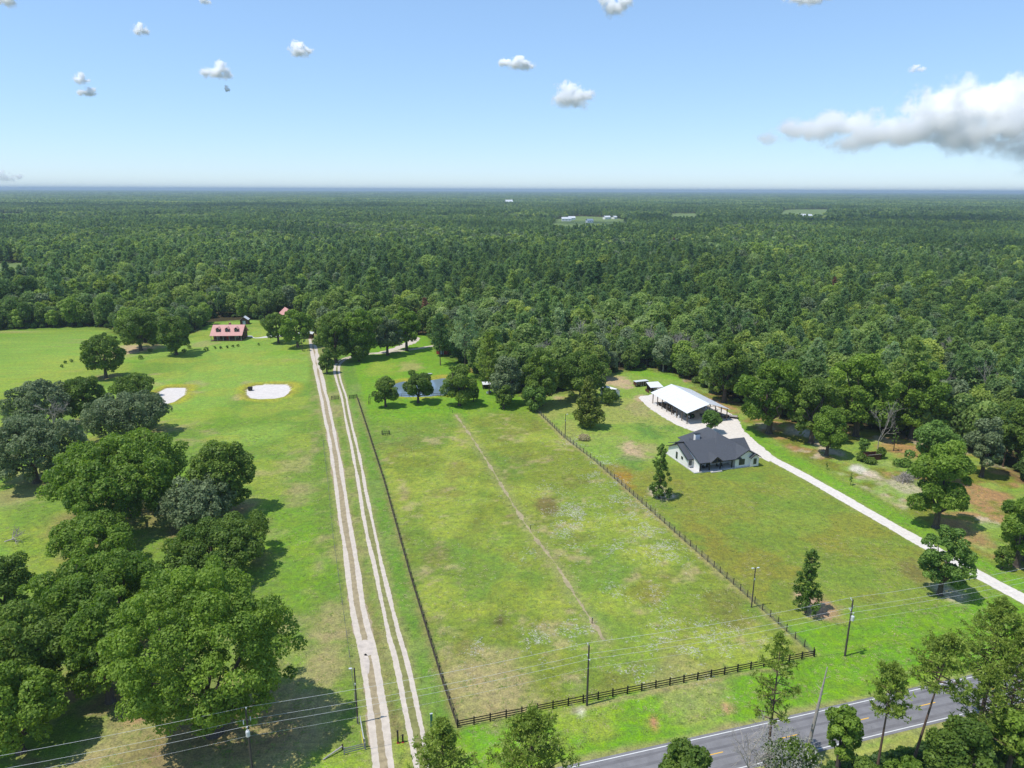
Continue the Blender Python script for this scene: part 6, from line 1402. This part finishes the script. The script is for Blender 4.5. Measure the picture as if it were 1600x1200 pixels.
for k, (off, dz, rad, lab) in enumerate(((0.5, 0.04, 0.016, 'topmost power line strung between the utility poles'), (0.5, -1.86, 0.015, 'second power line from the top between the utility poles'), (-0.5, -2.06, 0.015, 'third power line from the top between the utility poles'), (-0.13, -3.9, 0.010, 'lowest thin wire strung between the utility poles'))):
    mb = MB()
    for a, b_ in zip(POLES[:-1], POLES[1:]):
        A = Vector((a[0], a[1], a[2] + dz)) + nrm * off; B = Vector((b_[0], b_[1], b_[2] + dz)) + nrm * off; pts = []
        for q in range(13): f = q / 12; pts.append(A.lerp(B, f) - Vector((0, 0, 4 * 0.55 * f * (1 - f))))
        mb.path(pts, rad, 5)
    tag(mb.build('power_line', M['wire']), lab, 'power line')
def lamp_pole(lab, x, y, h, heads, rz=0.0):
    t = thing('lamp_pole', lab, 'lamp pole', (x, y, 0), rz); MB().tube((0, 0, -0.2), (0, 0, h), 0.13, 0.09, 9).build('shaft', M['pole_wood'], t)
    for s in heads:
        ar = MB().tube((0, 0, h - 0.25), (s * 0.45, 0, h - 0.1), 0.035, 0.03, 6).build('arm', M['galv'], t); MB().box((s * 0.55, 0, h - 0.1), (0.42, 0.24, 0.12)).build('lamp_head', M['porcelain'], ar)
    MB().box((0.0, -0.13, h * 0.72), (0.2, 0.14, 0.3)).build('meter_box', M['galv'], t)
x, y = (44.85, 116.89); lamp_pole('twin headed lamp pole at the wire fence corner end of the lawn', x, y, 8.3, (-1, 1), 0.2)
x, y = (16.79, 211.26); lamp_pole('lamp pole at the wire fence near the magnolia', x, y, 7.6, (1,), 0.3)
x, y = (-22.29, 86.7); lamp_pole('dark lamp pole with single head at the dirt track entrance', x, y, 9.4, (-1,), 0.1)

# ------------------------------------------------------------------ clouds: bodies of droplets above the haze
def cloud_mat(seed, dens, soft, asp):
    m = bpy.data.materials.new('cloud_vapour'); m.use_nodes = True; nt = m.node_tree; nt.nodes.clear()
    out = nt.nodes.new('ShaderNodeOutputMaterial'); pv = nt.nodes.new('ShaderNodeVolumePrincipled')
    pv.inputs['Color'].default_value = (1, 1, 1, 1); pv.inputs['Anisotropy'].default_value = 0.1
    tc = nt.nodes.new('ShaderNodeTexCoord')
    # the shape itself: noise eats away the lumps' outer layer; stored distance-free, in object units
    nz = N(nt, 'ShaderNodeTexNoise', Scale=2.4, Detail=9.0, Roughness=0.66); mp = N(nt, 'ShaderNodeMapping'); mp.inputs['Location'].default_value = (seed, seed * 0.7, 0); mp.inputs['Scale'].default_value = (asp, 1.0, 1.0)
    nt.links.new(tc.outputs['Object'], mp.inputs[0]); nt.links.new(mp.outputs[0], nz.inputs['Vector'])
    acc = None
    for (cx_, cy_, cz_, r_) in soft:
        s = N(nt, 'ShaderNodeVectorMath', operation='DISTANCE'); s.inputs[1].default_value = (cx_, cy_, cz_); nt.links.new(tc.outputs['Object'], s.inputs[0])
        q = N(nt, 'ShaderNodeMath', operation='DIVIDE'); nt.links.new(s.outputs['Value'], q.inputs[0]); q.inputs[1].default_value = r_
        if acc is None: acc = q
        else:
            mn = N(nt, 'ShaderNodeMath', operation='SMOOTH_MIN'); mn.inputs[2].default_value = 0.25; nt.links.new(acc.outputs[0], mn.inputs[0]); nt.links.new(q.outputs[0], mn.inputs[1]); acc = mn
    a = N(nt, 'ShaderNodeMath', operation='MULTIPLY_ADD'); nt.links.new(nz.outputs[0], a.inputs[0]); a.inputs[1].default_value = 3.0; a.inputs[2].default_value = -0.72
    sb = N(nt, 'ShaderNodeMath', operation='SUBTRACT'); nt.links.new(a.outputs[0], sb.inputs[0]); nt.links.new(acc.outputs[0], sb.inputs[1])
    mr = N(nt, 'ShaderNodeMapRange', interpolation_type='SMOOTHSTEP'); mr.inputs[1].default_value = -0.15; mr.inputs[2].default_value = 0.8; mr.inputs[3].default_value = 0.0; mr.inputs[4].default_value = dens
    nt.links.new(sb.outputs[0], mr.inputs[0])
    sx_ = N(nt, 'ShaderNodeSeparateXYZ'); nt.links.new(tc.outputs['Object'], sx_.inputs[0])      # density thinned towards the base, to fade the grey shade underneath
    zr = N(nt, 'ShaderNodeMapRange', interpolation_type='SMOOTHSTEP'); zr.inputs[1].default_value = -0.75; zr.inputs[2].default_value = 0.6; zr.inputs[3].default_value = 0.03; zr.inputs[4].default_value = 1.0
    nt.links.new(sx_.outputs['Z'], zr.inputs[0]); ml = N(nt, 'ShaderNodeMath', operation='MULTIPLY'); nt.links.new(zr.outputs[0], ml.inputs[0]); nt.links.new(mr.outputs[0], ml.inputs[1])
    nt.links.new(ml.outputs[0], pv.inputs['Density']); nt.links.new(pv.outputs[0], out.inputs['Volume'])
    return m

def cloud(lab, l, t, r, b, dist, seed, lumps, dens=4.0):
    """centre direction and span given as angles; built as a body at its own distance"""
    # l, r: bearings (degrees, clockwise from the view axis); t, b: elevations (degrees)
    az = R((l + r) / 2); el = R((t + b) / 2)
    c = Vector((math.sin(az) * dist, math.cos(az) * dist, CAM_H + math.tan(el) * dist))
    sx = math.tan(R(r - l) / 2) * dist; sz = (math.tan(R(t)) - math.tan(R(b))) / 2 * dist
    mb = MB(); mb.box((0, 0, 0), (2.5, 2.5, 2.5))
    asp = sx / sz
    soft = [(x_ , y_, z_, q_) for x_, y_, z_, q_ in lumps]
    o = mb.build('cloud', cloud_mat(seed, dens / (sx + sz) * 18.0, soft, asp)); o.location = c; o.rotation_euler = (0, 0, -az); o.scale = (sx, (sx + sz) / 2, sz)
    return tag(o, lab, 'cloud', None, 'thing')
rr = np.random.default_rng(1200)
def puff(n, seed):
    r_ = np.random.default_rng(seed); L = []
    for k in range(n): L.append((float(r_.uniform(-0.65, 0.65)), float(r_.uniform(-0.4, 0.4)), float(-0.35 + 0.5 * r_.uniform(0, 1)), float(r_.uniform(0.30, 0.5))))
    L.append((0.05, 0, -0.15, 0.5)); L.append((float(r_.uniform(-0.3, 0.3)), 0, 0.3, 0.42))
    return L
BIG = [(-0.88, 0, -0.15, 0.16), (-0.72, 0, 0.0, 0.22), (-0.55, 0, 0.02, 0.27), (-0.38, 0, 0.08, 0.30), (-0.30, 0, -0.30, 0.26), (-0.15, 0, -0.12, 0.32), (0.05, 0, -0.05, 0.36), (0.25, 0, 0.1, 0.42), (0.42, 0, 0.42, 0.46), (0.62, 0, 0.38, 0.46), (0.5, 0, -0.2, 0.42), (0.75, 0, -0.1, 0.5), (0.95, 0, 0.2, 0.5), (0.85, 0, -0.55, 0.42)]
cloud('large bank of white cumulus drifting above the horizon', *(18.053, 7.609, 36.421, 0.812), 7000, 3.0, BIG, 5.0)
for k, (bx, dist, n, dn, lab) in enumerate((
        ((-26.24, 10.795, -24.664, 9.426), 7500, 3, 3.0, 'small round cloud high over the pasture, apart from the others'), ((-17.035, 10.407, -14.308, 8.687), 7500, 4, 4.0, 'small tapered cloud above the red roofed house'), ((-22.229, 8.891, -19.982, 6.938), 7500, 4, 4.0, 'little heaped cloud with a smaller scrap under it'), ((-20.982, 7.134, -20.223, 6.387), 7500, 2, 5.0, 'tiny scrap of cloud under a little heaped cloud'),
        ((-30.426, 7.438, -28.832, 6.283), 7500, 3, 3.2, 'upper of two thin clouds drifting together'), ((-30.003, 6.559, -28.2, 5.581), 7500, 3, 3.2, 'lower of two thin clouds drifting together'), ((-1.327, 9.841, 1.628, 8.297), 7500, 4, 4.2, 'small bright flat cloud above a ragged wedge of cloud'), ((1.463, 8.203, 6.64, 5.371), 7500, 5, 3.0, 'ragged wedge of white cloud over the forest'),
        ((5.397, 14.154, 9.166, 11.278), 7000, 4, 3.0, 'hanging tail of white cloud at the top of the sky'), ((18.267, 13.5, 23.075, 11.534), 7000, 4, 3.0, 'flat bottomed cloud high above the large cumulus bank'), ((-34.44, 12.001, -31.552, 10.198), 7000, 4, 3.0, 'white cloud high above the two thin clouds'), ((-22.011, 12.71, -20.96, 11.651), 7000, 2, 2.4, 'wisp of cloud high above the little heaped cloud'), ((27.174, 8.203, 28.59, 7.353), 7000, 3, 1.4, 'faint wisp above the large cumulus bank'), ((-35.755, 1.42, -33.191, 0.004), 11000, 3, 1.0, 'faint cloud low on the horizon'))):
    cloud(lab, *bx, dist, 5.3 * k + 1.1, puff(n, 1210 + k), dn)

# cumulus passing overhead, out of the picture; its shade darkens a belt of the far forest
for k, ((sx0, sy0), (ex, ey, ez), lab) in enumerate((((930.48, 1707.43), (900.0, 330.0, 170.0), 'broad cumulus passing above the forest and shading it'), ((-1154.3, 2797.02), (1100.0, 420.0, 190.0), 'second cumulus passing above the far forest'))):
    cz = 1300.0; q = cz / math.tan(SUN_EL); mb = MB(); mb.box((0, 0, 0), (2.5, 2.5, 2.5))
    o = mb.build('cloud', cloud_mat(40.0 + 7 * k, 0.035, [(-0.6, 0.1, 0, 0.5), (-0.2, -0.2, 0, 0.55), (0.25, 0.15, 0.1, 0.6), (0.6, -0.05, 0, 0.5), (0.0, 0.35, 0, 0.45)], ex / ez / 2))
    o.location = (sx0 + math.sin(SUN_AZ) * q, sy0 + math.cos(SUN_AZ) * q, cz); o.scale = (ex, ey, ez); tag(o, lab, 'cloud', None, 'thing')

# ------------------------------------------------------------------ air
mb = MB(); mb.box((0, 0, 57.0), (90000, 90000, 116.0))
hm = bpy.data.materials.new('hazy_air'); hm.use_nodes = True; nt = hm.node_tree; nt.nodes.clear()
ho = nt.nodes.new('ShaderNodeOutputMaterial'); hv = nt.nodes.new('ShaderNodeVolumePrincipled')
hv.inputs['Color'].default_value = (0.50, 0.62, 0.77, 1); hv.inputs['Density'].default_value = 0.00009; hv.inputs['Anisotropy'].default_value = 0.1
nt.links.new(hv.outputs[0], ho.inputs['Volume'])
tag(mb.build('haze', hm), 'thin bluish summer haze lying over the whole forest', 'haze', None, 'stuff')
